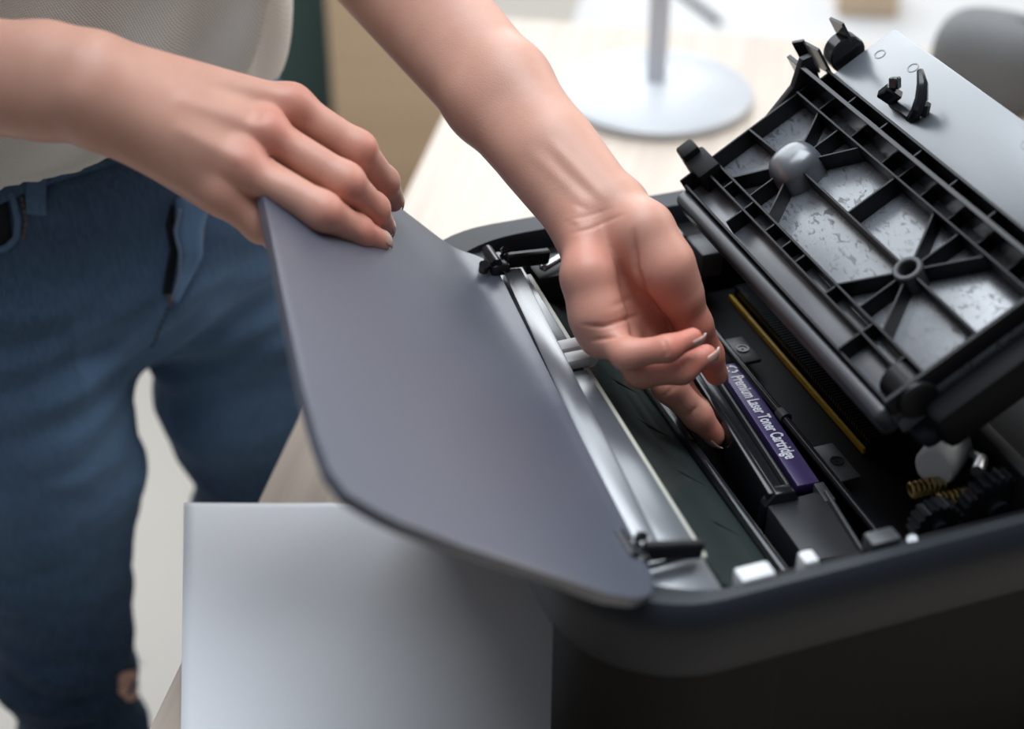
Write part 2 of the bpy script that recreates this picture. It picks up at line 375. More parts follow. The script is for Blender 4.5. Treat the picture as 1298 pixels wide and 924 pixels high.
def rrect(x0, x1, y0, y1, r, inset=0.0, n=12):
    # r: radii at (x0,y0),(x1,y0),(x1,y1),(x0,y1)
    x0 += inset; x1 -= inset; y0 += inset; y1 -= inset; out = []
    cs = [(x0, y0, 1, 1, 180), (x1, y0, -1, 1, 270), (x1, y1, -1, -1, 0), (x0, y1, 1, -1, 90)]
    for (cx, cy, sx, sy, a0), rr in zip(cs, r):
        rr = max(rr - inset, 0.004)
        for k in range(n + 1):
            a = RAD(a0 + 90.0 * k / n); out.append((cx + sx * rr + rr * math.cos(a), cy + sy * rr + rr * math.sin(a)))
    return out
BX = (-0.226, 0.192, -0.152, 0.36); BR = (0.085, 0.075, 0.04, 0.04)
def loft(rings, name, material, parent, cap0=False, cap1=False, ang=35):
    bm = bmesh.new(); R = [[bm.verts.new(p) for p in r] for r in rings]; n = len(R[0])
    for A, B in zip(R[:-1], R[1:]):
        for k in range(n): bm.faces.new((A[k], A[(k + 1) % n], B[(k + 1) % n], B[k]))
    if cap0: bm.faces.new(R[0][::-1])
    if cap1: bm.faces.new(R[-1])
    bmesh.ops.recalc_face_normals(bm, faces=bm.faces)
    me = bpy.data.meshes.new(name); bm.to_mesh(me); bm.free(); smooth(me, ang)
    return link(name, me, material, parent)
def ring(inset, z): return [(x, y, z) for x, y in rrect(*BX, BR, inset)]
def ring2(bx, br, inset, z): return [(x, y, z) for x, y in rrect(*bx, br, inset)]
LB = (-0.214, 0.180, -0.055, 0.348); LR = (0.01, 0.01, 0.03, 0.03)
loft([ring2(LB, LR, 0.012, 0.0), ring2(LB, LR, 0.002, 0.004), ring2(LB, LR, 0.0, 0.152), ring2(LB, LR, 0.012, 0.1525), ring2(LB, LR, 0.012, 0.03)], 'lower_body', 'lower', prt, cap0=True, cap1=True)
for PB, PR in (((0.088, 0.180, -0.140, -0.03), (0.02, 0.065, 0.01, 0.01)), ((-0.214, -0.150, -0.140, -0.03), (0.05, 0.02, 0.01, 0.01))):
    loft([ring2(PB, PR, 0.006, 0.0), ring2(PB, PR, 0.0, 0.004), ring2(PB, PR, 0.0, 0.152)], 'front_pillar', 'lower', prt, cap0=True, cap1=True)
BI = (-0.200, 0.177, -0.136, 0.344)
loft([ring(0.012, 0.150), ring(0.004, 0.152), ring(0.0, 0.158), ring(0.0, 0.184), ring(0.0015, 0.192), ring(0.005, 0.1975), ring(0.008, 0.2), ring2(BI, BR, 0, 0.1995), ring2(BI, BR, 0.002, 0.195), ring2(BI, BR, 0.002, 0.151), ring(0.012, 0.150)], 'upper_shell', 'shell', prt)
# interior tub and frame walls
part('inner_floor', 'black_matt', prt, -0.20, 0.168, -0.04, 0.33, 0.03, 0.07)
part('inner_wall', 'black_matt', prt, -0.197, -0.178, -0.10, 0.30, 0.06, 0.186)
part('inner_wall', 'black_matt', prt, 0.160, 0.1745, -0.05, 0.30, 0.06, 0.186)
part('inner_wall', 'black_matt', prt, -0.178, 0.160, 0.12, 0.13, 0.06, 0.205)
part('rear_housing', 'black', prt, -0.19, 0.165, 0.135, 0.33, 0.06, 0.190, bev=0.006)
# front deck with its smooth strip
dk = MB(); dk.prism([(-0.19, -0.132), (0.148, -0.132), (0.1735, -0.108), (0.1735, -0.0735), (-0.165, -0.064), (-0.165, -0.058), (-0.190, -0.08)], 0.188, 0.1965, 0.001)
dk.build('front_deck', 'deck', prt)
for (a, b_) in ((-0.165, -0.062), (-0.030, 0.146)):
    d0 = -0.0640 - 0.0095 * (a + 0.165) / 0.33; d1 = -0.0640 - 0.0095 * (b_ + 0.165) / 0.33
    MB().prism([(a, -0.100), (b_, -0.104), (b_, d1), (a, d0)], 0.1965, 0.1995, 0.0006).build('guide_strip', 'deck', prt)
MB().prism([(-0.15, -0.0645), (0.148, -0.0735), (0.148, -0.0700), (-0.15, -0.0605)], 0.188, 0.1972, 0.0005).build('seal_strip', 'cream', prt)
# white roller clips on the strip
for k, wv in enumerate((-0.054, -0.040)):
    cl = MB(); cl.box(wv - 0.0055, wv + 0.0055, -0.080, -0.062, 0.197, 0.2045, 0.002)
    cl.lathe([(0, -0.0045), (0.0045, -0.0045), (0.0045, 0.0045), (0, 0.0045)], 16, Matrix.Translation((wv, -0.0625, 0.2005)) @ Matrix.Rotation(RAD(90), 4, 'Y'))
    cl.build('roller_clip', 'white_plastic', prt)
# sloping smoked guide plate, ridges and ribs inside
MB().bar((0.0, -0.068, 0.188), (0.0, -0.034, 0.158), 0.325, 0.003, up=(0, 0, 1)).build('guide_plate', 'guide', prt)
MB().bar((0.0, -0.035, 0.158), (0.0, -0.008, 0.138), 0.325, 0.003, up=(0, 0, 1)).build('guide_plate', 'guide', prt)
MB().box(-0.16, 0.126, -0.008, -0.003, 0.10, 0.147, 0.0012).build('inner_ridge', 'black_gloss', prt)
for wv in (-0.12, -0.07, -0.02, 0.03, 0.08, 0.12):
    MB().bar((wv, -0.056, 0.176), (wv + 0.008, -0.014, 0.1425), 0.0012, 0.003).build('guide_rib', 'guide', prt)
part('corner_block', 'grey_part', prt, 0.122, 0.152, -0.010, 0.016, 0.10, 0.146, bev=0.003)
# rear transport: rods, clips, film strip with comb
MB().tube([(-0.165, 0.060, 0.150), (0.142, 0.058, 0.150)], 0.0028, 12).build('transport_rod', 'black_gloss', prt)
MB().lathe([(0, -0.004), (0.0042, -0.004), (0.0042, 0.004), (0, 0.004)], 16, Matrix.Translation((-0.004, 0.0595, 0.150)) @ Matrix.Rotation(RAD(90), 4, 'Y')).build('rod_bushing', 'grey_part', prt)
for wv, ln in ((-0.078, 0.030), (0.052, 0.036)):
    c = MB(); c.box(wv - ln / 2, wv + ln / 2, 0.060, 0.074, 0.1495, 0.1525, 0.001)
    br = c.build('rod_bracket', 'grey_part', prt)
    MB().lathe([(0.0032, 0), (0.0044, 0.0), (0.0044, 0.0012), (0.0032, 0.0012), (0.0030, 0.0006), (0.0008, 0.0006), (0.0008, 0.0012), (0, 0.0012)], 20, Matrix.Translation((wv + 0.0, 0.067, 0.1522))).build('screw', 'black_gloss', br)
part('transport_bed', 'black_matt', prt, -0.165, 0.142, 0.062, 0.118, 0.10, 0.143)
MB().box(-0.150, 0.041, 0.0925, 0.0945, 0.143, 0.1475, 0.0002).build('film_strip', 'yellow', prt)
cm = MB()
for k in range(64): cm.box(-0.150 + k * 0.003, -0.1485 + k * 0.003, 0.0965, 0.112, 0.143, 0.1545)
o = cm.build('film_comb', 'black_gloss', prt); o['kind'] = 'stuff'
MB().tube([(0.142, 0.058, 0.152), (0.160, 0.050, 0.172), (0.172, 0.040, 0.196)], 0.003, 10).build('rod_end', 'chrome', prt)
# tabs along the near rim and at the far wall
part('rim_tab', 'white_plastic', prt, 0.165, 0.1765, -0.064, -0.044, 0.180, 0.2015, bev=0.002)
part('rim_tab', 'white_plastic', prt, 0.164, 0.1740, -0.026, -0.017, 0.178, 0.2005, bev=0.002)
part('rim_tab', 'grey_part', prt, 0.163, 0.174, 0.014, 0.032, 0.178, 0.2015, bev=0.002)
part('far_bracket', 'grey_part', prt, -0.180, -0.150, 0.068, 0.086, 0.165, 0.186, bev=0.003)
part('far_bracket', 'cream', prt, -0.186, -0.172, 0.052, 0.064, 0.180, 0.192, bev=0.002)
MB().bar((-0.152, -0.052, 0.198), (-0.172, -0.012, 0.200), 0.006, 0.004, bev=0.001).build('far_link', 'chrome', prt)
MB().box(-0.180, -0.150, -0.055, -0.010, 0.170, 0.192, 0.003).build('far_housing', 'black', prt)
# roller, gears and springs at the near rear corner
Ry = Matrix.Rotation(RAD(90), 4, 'Y')
MB().lathe([(0, -0.016), (0.011, -0.016), (0.0125, -0.013), (0.0125, 0.013), (0.011, 0.016), (0, 0.016)], 28, Matrix.Translation((0.105, 0.104, 0.187)) @ Matrix.Rotation(RAD(-55), 4, 'Z') @ Ry).build('pickup_roller', 'white_plastic', prt)
MB().tube([(0.112, 0.118, 0.190), (0.128, 0.112, 0.198), (0.137, 0.103, 0.199)], 0.004, 10).build('roller_arm', 'chrome', prt)
def gear(name, cx, cy, cz, r, th, teeth, parent):
    b = bmesh.new(); pts = []
    for k in range(teeth * 4):
        rr = r if (k // 2) % 2 == 0 else r * 0.88
        a = 2 * math.pi * k / (teeth * 4); pts.append((rr * math.cos(a), rr * math.sin(a)))
    m = MB(); m.prism(pts, -th / 2, th / 2, 0, Matrix.Translation((cx, cy, cz)) @ Ry)
    m.lathe([(0, -th / 2 - 0.003), (r * 0.3, -th / 2 - 0.003), (r * 0.3, th / 2 + 0.003), (0, th / 2 + 0.003)], 16, Matrix.Translation((cx, cy, cz)) @ Ry)
    return m.build(name, 'black_gloss', parent)
gear('drive_gear', 0.145, 0.112, 0.178, 0.024, 0.010, 26, prt)
gear('drive_gear', 0.142, 0.076, 0.174, 0.015, 0.010, 18, prt)
for q, (cw, cd) in enumerate(((0.118, 0.074), (0.132, 0.084))):
    pth = []
    for k in range(90):
        a = k * 0.45; pth.append((cw + 0.0045 * math.cos(a), cd + k * 0.00025, 0.178 + 0.0045 * math.sin(a)))
    MB().tube(pth, 0.0009, 6).build('spring', 'gold', prt)

# ---- front flap, held half open; outer corner at the far side lifted a little more
def flap():
    wk = [-0.205, -0.203, -0.197, -0.185, -0.168, -0.149, -0.083, 0.023, 0.102, 0.143, 0.166, 0.180, 0.190, 0.196, 0.198]
    so = [0.075, 0.105, 0.132, 0.155, 0.169, 0.175, 0.183, 0.195, 0.203, 0.205, 0.2045, 0.199, 0.178, 0.140, 0.085]
    n = 90; m = 40
    V = []; Fc = []
    for i in range(n + 1):
        c = 0.5 - 0.5 * math.cos(math.pi * i / n); c = 0.5 * c + 0.5 * i / n
        w_ = wk[0] + (wk[-1] - wk[0]) * c
        s_out = float(np.interp(w_, wk, so)); s_in = float(np.interp(w_, [-0.206, -0.197, -0.186, -0.172, -0.158, 0.14, 0.165, 0.182, 0.192, 0.198], [0.045, 0.022, 0.004, -0.012, -0.021, 0.004, 0.007, 0.016, 0.030, 0.055]))
        # smooth the outline
        ang = RAD(35 + 6 * min(1, max(0, (0.2 - w_) / 0.4)))
        for j in range(m + 1):
            s = s_in + (s_out - s_in) * (j / m)
            sp = 0.5 * (s + math.sqrt(s * s + 0.00012))          # soft bend at the hinge
            d = -0.105 - (s - sp) - sp * math.cos(ang); z = 0.2045 + sp * math.sin(ang)
            z += 0.004 * math.sin(math.pi * min(1, max(0, s / 0.2)))
            V.append((w_, d, z))
    for i in range(n):
        for j in range(m):
            a = i * (m + 1) + j; Fc.append((a, a + 1, a + m + 2, a + m + 1))
    me = bpy.data.meshes.new('front_flap'); me.from_pydata(V, [], Fc); me.validate()
    bm = bmesh.new(); bm.from_mesh(me); bmesh.ops.recalc_face_normals(bm, faces=bm.faces)
    if sum(f.normal.z for f in bm.faces) < 0: bmesh.ops.reverse_faces(bm, faces=bm.faces)
    bm.to_mesh(me); bm.free()
    o = link('front_flap', me, 'flap', prt)
    md = o.modifiers.new('thickness', 'SOLIDIFY'); md.thickness = 0.0065; md.offset = -1; md.use_even_offset = True
    bv = o.modifiers.new('edge', 'BEVEL'); bv.width = 0.0022; bv.segments = 3; bv.limit_method = 'ANGLE'; bv.angle_limit = RAD(50)
    smooth(me, 45)
    return o
fp = flap()
# hinge strip and clips on the flap
MB().prism([(-0.148, -0.0815), (0.140, -0.1115), (0.144, -0.0945), (-0.146, -0.0690)], 0.1985, 0.2065, 0.0012).build('hinge_strip', 'deck', fp)
for (wc, dc, zc, ln) in ((-0.152, -0.083, 0.212, -1), (0.145, -0.112, 0.212, 1)):
    h = MB()
    h.box(wc - 0.010, wc + 0.010, dc - 0.008, dc + 0.006, zc - 0.008, zc + 0.001, 0.003)
    h.tube([(wc - 0.012, dc - 0.004, zc + 0.001), (wc + 0.008, dc - 0.004, zc + 0.001)], 0.0042, 12)
    h.tube([(wc - 0.006, dc + 0.006, zc + 0.002), (wc - 0.002, dc + 0.006, zc + 0.005)], 0.0028, 10)
    h.tube([(wc + 0.004, dc - 0.012, zc - 0.004), (wc + 0.006, dc - 0.012, zc + 0.002)], 0.0035, 10)
    h.build('hinge_clip', 'black_gloss', fp)
    a = MB(); a.bar((wc + 0.002, dc + 0.004, zc - 0.001), (wc + 0.002 + ln * 0.004, dc + 0.037, zc - 0.006), 0.006, 0.011, bev=0.0015)
    a.build('link_arm', 'black', fp)

# ---- open top cover: its ribbed inner face leans back above the toner bay
LID_A = RAD(32)
def lid_plate():
    m = MB(); m.box(-0.152, 0.118, 0.006, 0.118, -0.030, -0.013, 0.001)
    o = m.build('top_cover', 'moulded', prt); o.location = (0, 0.042, 0.245); o.rotation_euler = (LID_A, 0, 0)
    return o
lid = lid_plate()
T = 0.0017
def rib(a, b_, h0=-0.0135, h1=0.0, th=T, name='rib', material='black'):
    ax, ay = a; bx_, by = b_; m = MB()
    m.bar((ax, ay, (h0 + h1) / 2), (bx_, by, (h0 + h1) / 2), th, h1 - h0, bev=0.0003)
    return m.build(name, material, lid)
# front lip: a rounded edge
lp_ = MB(); lp_.box(-0.150, 0.118, -0.004, 0.0075, -0.026, -0.006, 0.0045, 4); lp_.build('front_lip', 'lip', lid)
rib((-0.148, 0.0075), (0.118, 0.0075), -0.02, -0.003)
part('lip_floor', 'moulded_smooth', lid, -0.150, 0.118, 0.0055, 0.031, -0.020, -0.0125, bev=0.0005)
rib((-0.150, 0.0235), (0.114, 0.0235)); rib((-0.146, 0.0325), (0.116, 0.0325))
for wv, s0, s1 in ((-0.118, 0.0235, 0.0325), (-0.088, 0.010, 0.0325), (-0.058, 0.0235, 0.0325), (-0.036, 0.0235, 0.0325), (-0.018, 0.0235, 0.0325), (0.02, 0.0235, 0.0325), (0.063, 0.0075, 0.0325), (0.098, 0.0235, 0.0325)):
    rib((wv, s0), (wv, s1), h1=-0.001)
rib((-0.151, 0.006), (-0.151, 0.118)); rib((0.117, 0.006), (0.117, 0.118), th=0.003)
rib((-0.150, 0.104), (0.117, 0.104), h1=0.002)
rib((-0.0245, 0.068), (-0.0245, 0.104))
HUB = (-0.095, 0.068); RNG = (0.046, 0.068)
rib((HUB[0] + 0.012, 0.068), (RNG[0] - 0.008, 0.068)); rib((RNG[0] + 0.008, 0.068), (0.117, 0.068)); rib((-0.151, 0.064), (HUB[0] - 0.012, 0.066))
for (cx, cy), r0 in ((HUB, 0.013), (RNG, 0.008)):
    for dx, dy in ((0, 1), (0, -1), (0.75, 1), (-0.75, 1), (0.75, -1), (-0.75, -1)):
        ln = 0.0355; e = (cx + dx * ln, cy + dy * ln); q = math.hypot(dx, dy)
        rib((cx + dx / q * r0, cy + dy / q * r0), e, h1=-0.0008)
# domed hub and ring boss
hb = bmesh.new(); bmesh.ops.create_uvsphere(hb, u_segments=32, v_segments=16, radius=1.0)
for v in hb.verts:
    sg = lambda t, e: math.copysign(abs(t) ** e, t)
    v.co = (HUB[0] + 0.0165 * sg(v.co.x, 0.8), HUB[1] + 0.0175 * sg(v.co.y, 0.85), -0.013 + 0.022 * max(0.0, sg(v.co.z, 0.55)))
MB().merge(hb).build('hub_dome', 'moulded_smooth', lid)
MB().lathe([(0.0055, -0.013), (0.0055, 0.001), (0.0062, 0.0018), (0.0082, 0.0018), (0.009, 0.001), (0.009, -0.013)], 32, Matrix.Translation((*RNG, 0))).build('ring_boss', 'grey_part', lid)
# well, spine and smooth tray face behind it
part('well_floor', 'black_matt', lid, -0.152, 0.118, 0.104, 0.128, -0.030, -0.020)
rib((-0.172, 0.1155), (0.135, 0.1155), -0.022, 0.014, 0.003, 'spine', 'black_gloss')
rib((-0.150, 0.1285), (0.135, 0.1285), -0.022, 0.002, 0.002)
for wv in (-0.125, -0.083, -0.045, -0.025, 0.0, 0.03, 0.06, 0.09): rib((wv, 0.104), (wv, 0.1155), -0.02, -0.002)
for wv in (-0.148, -0.110, -0.070, -0.030, 0.010, 0.05, 0.09): rib((wv, 0.1155), (wv, 0.1285), -0.02, 0.0)
tr = MB(); tr.box(-0.146, 0.135, 0.128, 0.181, -0.014, -0.001, 0.002); tr.build('tray_face', 'moulded_smooth', lid)
part('cover_shell', 'shell', lid, -0.150, 0.128, 0.010, 0.179, -0.046, -0.0315, bev=0.006)
# raised marks on the tray face
for (wv, sv) in ((-0.132, 0.160), (-0.100, 0.166), (0.02, 0.17)):
    MB().lathe([(0.0032, 0), (0.0040, 0.0), (0.0040, 0.0004), (0.0032, 0.0004)], 24, Matrix.Translation((wv, sv, -0.0012))).build('ejector_mark', 'moulded_smooth', lid)
# cable hook
hk = MB()
hk.bar((-0.086, 0.1365, 0.004), (-0.079, 0.1435, 0.010), 0.0065, 0.012, bev=0.001)
hk.bar((-0.079, 0.1435, 0.011), (-0.0815, 0.1475, 0.017), 0.0065, 0.006, bev=0.001)
hk.bar((-0.083, 0.139, 0.000), (-0.060, 0.139, 0.000), 0.006, 0.005, bev=0.001)
hk.tube([(-0.060, 0.139, -0.001), (-0.056, 0.143, 0.005), (-0.056, 0.149, 0.011), (-0.061, 0.155, 0.016), (-0.070, 0.160, 0.018)], [0.0034, 0.0040, 0.0042, 0.0036, 0.0022], 8)
hk.tube([(-0.056, 0.146, -0.001), (-0.055, 0.150, 0.006)], 0.003, 8)
hk.build('cable_hook', 'black_gloss', lid)
# far end: hook on the lip, bracket and end wheel
eb = MB(); eb.prism([(0.012, -0.026), (0.035, -0.026), (0.118, -0.04), (0.125, 0.016), (0.118, 0.018), (0.104, 0.004), (0.075, -0.006), (0.02, -0.010)], -0.158, -0.1525, 0.0006,
    Matrix(((0, 0, 1, 0), (1, 0, 0, 0), (0, 1, 0, 0), (0, 0, 0, 1))))
eb.build('end_bracket', 'black', lid)
tb_ = MB(); tb_.box(-0.164, -0.136, 0.016, 0.033, -0.012, 0.004, 0.002); tb_.box(-0.172, -0.158, 0.017, 0.030, -0.010, 0.009, 0.002); tb_.build('lip_hook', 'black_matt', lid)
MB().lathe([(0, -0.006), (0.012, -0.006), (0.013, -0.005), (0.013, 0.005), (0.012, 0.006), (0, 0.006)], 28, Matrix.Translation((-0.156, 0.146, 0.000)) @ Ry).build('end_wheel', 'black_gloss', lid)
ef = MB(); ef.bar((-0.172, 0.122, 0.006), (-0.166, 0.128, 0.006), 0.002, 0.03); ef.bar((-0.166, 0.128, 0.008), (-0.150, 0.130, 0.008), 0.002, 0.022); ef.bar((-0.164, 0.150, 0.016), (-0.150, 0.152, 0.016), 0.002, 0.016); ef.build('end_fin', 'black_gloss', lid)
ne = MB(); ne.box(0.1185, 0.138, 0.020, 0.125, -0.045, -0.016, 0.006); ne.build('end_cap', 'black_matt', lid)
MB().lathe([(0, -0.012), (0.011, -0.012), (0.012, -0.011), (0.012, 0.011), (0.011, 0.012), (0, 0.012)], 24, Matrix.Translation((0.110, 0.022, -0.012)) @ Ry).build('end_cap', 'black', lid)
# hinge arms carrying the cover at the back
for wv in (-0.12, 0.11):
    MB().bar((wv, 0.245, 0.16), (wv, 0.196, 0.300), 0.03, 0.012, up=(1, 0, 0), bev=0.002).build('hinge_arm', 'black', prt)

# ------------------------------------------------------------------ toner cartridge in the bay
tp = PL(0.0, 0.046, 0.0)
ton = empty('toner_cartridge', tp, PRZ - 0.075); tag(ton, 'black toner cartridge with purple label inside the open printer', 'toner cartridge')
MB().prism([(-0.150, -0.020), (0.062, -0.020), (0.062, 0.010), (-0.150, 0.010)], 0.085, 0.142, 0.002).build('hopper', 'black', ton)
hd = MB(); hd.box(-0.135, 0.072, -0.0300, -0.0245, 0.110, 0.156, 0.0015); hd.box(-0.135, 0.066, -0.0235, -0.0135, 0.110, 0.1465, 0.001); hd.build('handle_bar', 'black_gloss', ton)
hd = MB(); hd.box(-0.130, 0.066, -0.0125, -0.0105, 0.120, 0.1495, 0.0006); hd.build('handle_rib', 'grey_part', ton)
MB().prism([(-0.0145, 0.120), (0.006, 0.120), (0.009, 0.146), (0.004, 0.156), (-0.008, 0.156), (-0.0145, 0.147)], 0.066, 0.074, 0.001, Matrix(((0, 0, 1, 0), (1, 0, 0, -0.018), (0, 1, 0, 0), (0, 0, 0, 1)))).build('end_tab', 'black_gloss', ton)
nb = MB(); nb.prism([(0.073, -0.031), (0.069, 0.003), (0.078, 0.008), (0.126, 0.005), (0.126, -0.028)], 0.09, 0.1485, 0.0015); nb.build('end_block', 'end_block', ton)
MB().tube([(0.072, 0.008, 0.149), (0.127, 0.006, 0.149)], 0.0016, 8).build('end_ridge', 'grey_part', ton)
MB().box(0.062, 0.080, 0.004, 0.011, 0.125, 0.149, 0.001).build('end_clip', 'grey_part', ton)
lb = MB(); lb.box(-0.070, 0.0625, -0.0065, 0.0085, 0.1425, 0.1495, 0.0012); lb = lb.build('label', 'purple', ton); lb['label'] = 'purple label with white lettering'
cu = bpy.data.curves.new('lettering', 'FONT'); cu.body = 'Premium Laser Toner Cartridge'; cu.size = 0.0118; cu.extrude = 0.0001; cu.offset = 0.00028
to = bpy.data.objects.new('lettering_curve', cu); COL.objects.link(to); bpy.context.view_layer.update()
tm = bpy.data.meshes.new_from_object(to.evaluated_get(bpy.context.evaluated_depsgraph_get())); bpy.data.objects.remove(to, do_unlink=True)
xs = [v.co.x for v in tm.vertices]; wd = max(xs) - min(xs)
for v in tm.vertices: v.co = Vector((-0.0545 + (v.co.x - min(xs)) * 0.0915 / wd, v.co.y - 0.0028, 0.14965 + v.co.z))
tm.name = 'lettering'; link('lettering', tm, 'ink', lb)
rg = MB()
for k in range(3):                                   # three chasing arrows
    a0 = RAD(90 + 120 * k); pts = []
    for a, r in ((5, 0.0044), (45, 0.0044), (78, 0.0044), (78, 0.0051), (108, 0.0036), (78, 0.0022), (78, 0.0029), (45, 0.0029), (5, 0.0029)):
        pts.append((r * math.cos(a0 + RAD(a)) - 0.0625, r * math.sin(a0 + RAD(a)) + 0.0008))
    rg.prism(pts, 0.1495, 0.14985)
rg.build('recycling_mark', 'ink', lb)

# ------------------------------------------------------------------ implicit surfaces for the figure
class Field:
    def __init__(s, lo, hi, h):
        s.lo = np.array(lo, float); s.h = h; s.n = np.ceil((np.array(hi) - s.lo) / h).astype(int) + 1
        s.ax = [s.lo[i] + h * np.arange(s.n[i]) for i in range(3)]
    def new(s): return np.full(tuple(s.n), 0.06, np.float32)
    def win(s, lo, hi):
        a = np.maximum(0, np.floor((np.array(lo) - s.lo) / s.h).astype(int)); b_ = np.minimum(s.n, np.ceil((np.array(hi) - s.lo) / s.h).astype(int) + 1)
        if np.any(a >= b_): return None
        sl = tuple(slice(a[i], b_[i]) for i in range(3))
        X = s.ax[0][sl[0]].astype(np.float32)[:, None, None]; Y = s.ax[1][sl[1]].astype(np.float32)[None, :, None]; Z = s.ax[2][sl[2]].astype(np.float32)[None, None, :]
        return sl, X, Y, Z
    def cone(s, A, a, b_, r1, r2, k=0.004):
        a = np.asarray(a, float); b_ = np.asarray(b_, float); R = max(r1, r2) + 0.03 + k
        q = s.win(np.minimum(a, b_) - R, np.maximum(a, b_) + R)
        if q is None: return
        sl, X, Y, Z = q; ba = b_ - a; L2 = max(float(ba @ ba), 1e-9)
        t = np.clip(((X - a[0]) * ba[0] + (Y - a[1]) * ba[1] + (Z - a[2]) * ba[2]) / L2, 0, 1)
        d = np.sqrt((X - a[0] - ba[0] * t) ** 2 + (Y - a[1] - ba[1] * t) ** 2 + (Z - a[2] - ba[2] * t) ** 2) - (r1 + (r2 - r1) * t)
        A[sl] = smin(A[sl], d.astype(np.float32), k)
    def chain(s, A, P, R, k=0.004):
        for i in range(len(P) - 1): s.cone(A, P[i], P[i + 1], R[i], R[i + 1], k)
    def ell(s, A, c, r, rot=None, k=0.01):
        c = np.asarray(c, float); r = np.asarray(r, float); R = r.max() + 0.03 + k
        q = s.win(c - R, c + R)
        if q is None: return
        sl, X, Y, Z = q; rot = np.eye(3) if rot is None else rot      # rows: ellipsoid axes
        dx, dy, dz = X - c[0], Y - c[1], Z - c[2]
        u = [(rot[i][0] * dx + rot[i][1] * dy + rot[i][2] * dz) for i in range(3)]
        k0 = np.sqrt(sum((u[i] / r[i]) ** 2 for i in range(3))); k1 = np.sqrt(sum((u[i] / r[i] ** 2) ** 2 for i in range(3))) + 1e-9
        A[sl] = smin(A[sl], (k0 * (k0 - 1) / k1).astype(np.float32), k)
def smin(a, b_, k):
    h = np.clip(0.5 + 0.5 * (b_ - a) / k, 0, 1)
    return b_ + (a - b_) * h - k * h * (1 - h)
def nets(f, lo, h):
    s = f < 0; nx, ny, nz = f.shape
    c = [(i, j, k) for i in (0, 1) for j in (0, 1) for k in (0, 1)]
    def vw(A, o): return A[o[0]:nx - 1 + o[0], o[1]:ny - 1 + o[1], o[2]:nz - 1 + o[2]]
    cnt = sum(vw(s, o).astype(np.uint8) for o in c); mask = (cnt > 0) & (cnt < 8)
    I = np.argwhere(mask); idx = np.full(mask.shape, -1, np.int64); idx[mask] = np.arange(len(I))
    val = {o: vw(f, o)[mask] for o in c}; acc = np.zeros((len(I), 3)); num = np.zeros(len(I))
    for a in c:
        for ax in range(3):
            if a[ax]: continue
            b_ = list(a); b_[ax] = 1; b_ = tuple(b_); fa, fb = val[a], val[b_]; cr = (fa < 0) != (fb < 0)
            t = np.where(cr, fa / np.where(cr, fa - fb, 1), 0)
            pos = np.tile(np.array(a, float), (len(I), 1)); pos[:, ax] = t
            acc[cr] += pos[cr]; num[cr] += 1
    V = np.asarray(lo) + h * (I + acc / num[:, None]); Fs = []
    for ax in range(3):
        o1, o2 = [(1, 2), (2, 0), (0, 1)][ax]
        sa = [slice(None)] * 3; sb = [slice(None)] * 3; sa[ax] = slice(0, -1); sb[ax] = slice(1, None)
        A_, B_ = s[tuple(sa)], s[tuple(sb)]; E = np.argwhere(A_ != B_); ins = A_[A_ != B_]
        ok = (E[:, o1] > 0) & (E[:, o2] > 0) & (E[:, o1] < f.shape[o1] - 1) & (E[:, o2] < f.shape[o2] - 1); E = E[ok]; ins = ins[ok]
        def g(d1, d2):
            Q = E.copy(); Q[:, o1] -= d1; Q[:, o2] -= d2; return idx[Q[:, 0], Q[:, 1], Q[:, 2]]
        q = np.stack([g(1, 1), g(0, 1), g(0, 0), g(1, 0)], 1); q[~ins] = q[~ins][:, ::-1]; Fs.append(q)
    Fq = np.concatenate(Fs); Fq = Fq[(Fq >= 0).all(1)]
    return V, Fq
def relax(V, Fq, it=2, lam=0.5):
    E = np.concatenate([Fq[:, [0, 1]], Fq[:, [1, 2]], Fq[:, [2, 3]], Fq[:, [3, 0]]]); E = np.concatenate([E, E[:, ::-1]])
    n = len(V); cnt = np.bincount(E[:, 0], minlength=n).astype(float); cnt[cnt == 0] = 1
    for _ in range(it):
        S = np.stack([np.bincount(E[:, 0], weights=V[E[:, 1], i], minlength=n) for i in range(3)], 1) / cnt[:, None]
        V = V + lam * (S - V)
    return V
def normals(V, Fq):
    fn = np.cross(V[Fq[:, 2]] - V[Fq[:, 0]], V[Fq[:, 3]] - V[Fq[:, 1]]); N = np.zeros_like(V)
    for k in range(4):
        for i in range(3): N[:, i] += np.bincount(Fq[:, k], weights=fn[:, i], minlength=len(V))
    return N / (np.linalg.norm(N, axis=1, keepdims=True) + 1e-12)
def np_mesh(name, V, Fq):
    me = bpy.data.meshes.new(name); me.vertices.add(len(V)); me.vertices.foreach_set('co', V.astype(np.float32).ravel())
    me.loops.add(Fq.size); me.loops.foreach_set('vertex_index', Fq.astype(np.int32).ravel())
    me.polygons.add(len(Fq)); me.polygons.foreach_set('loop_start', np.arange(0, Fq.size, 4, dtype=np.int32))
    me.update(calc_edges=True); me.polygons.foreach_set('use_smooth', np.ones(len(Fq), bool)); me.validate()
    return me
def seg2d(X, Y, pts):
    best = np.full(X.shape, 1e9)
    for (x0, y0), (x1, y1) in zip(pts[:-1], pts[1:]):
        dx, dy = x1 - x0, y1 - y0; L2 = dx * dx + dy * dy + 1e-9
        t = np.clip(((X - x0) * dx + (Y - y0) * dy) / L2, 0, 1); best = np.minimum(best, np.hypot(X - x0 - t * dx, Y - y0 - t * dy))
    return best

def taper(X, Y, pts):      # fades a crease out towards both ends
    a = np.array(pts[0], float); b_ = np.array(pts[-1], float); d = b_ - a
    t = ((X - a[0]) * d[0] + (Y - a[1]) * d[1]) / (d @ d)
    return np.clip(np.minimum(t, 1 - t) * 4 + 0.05, 0, 1)

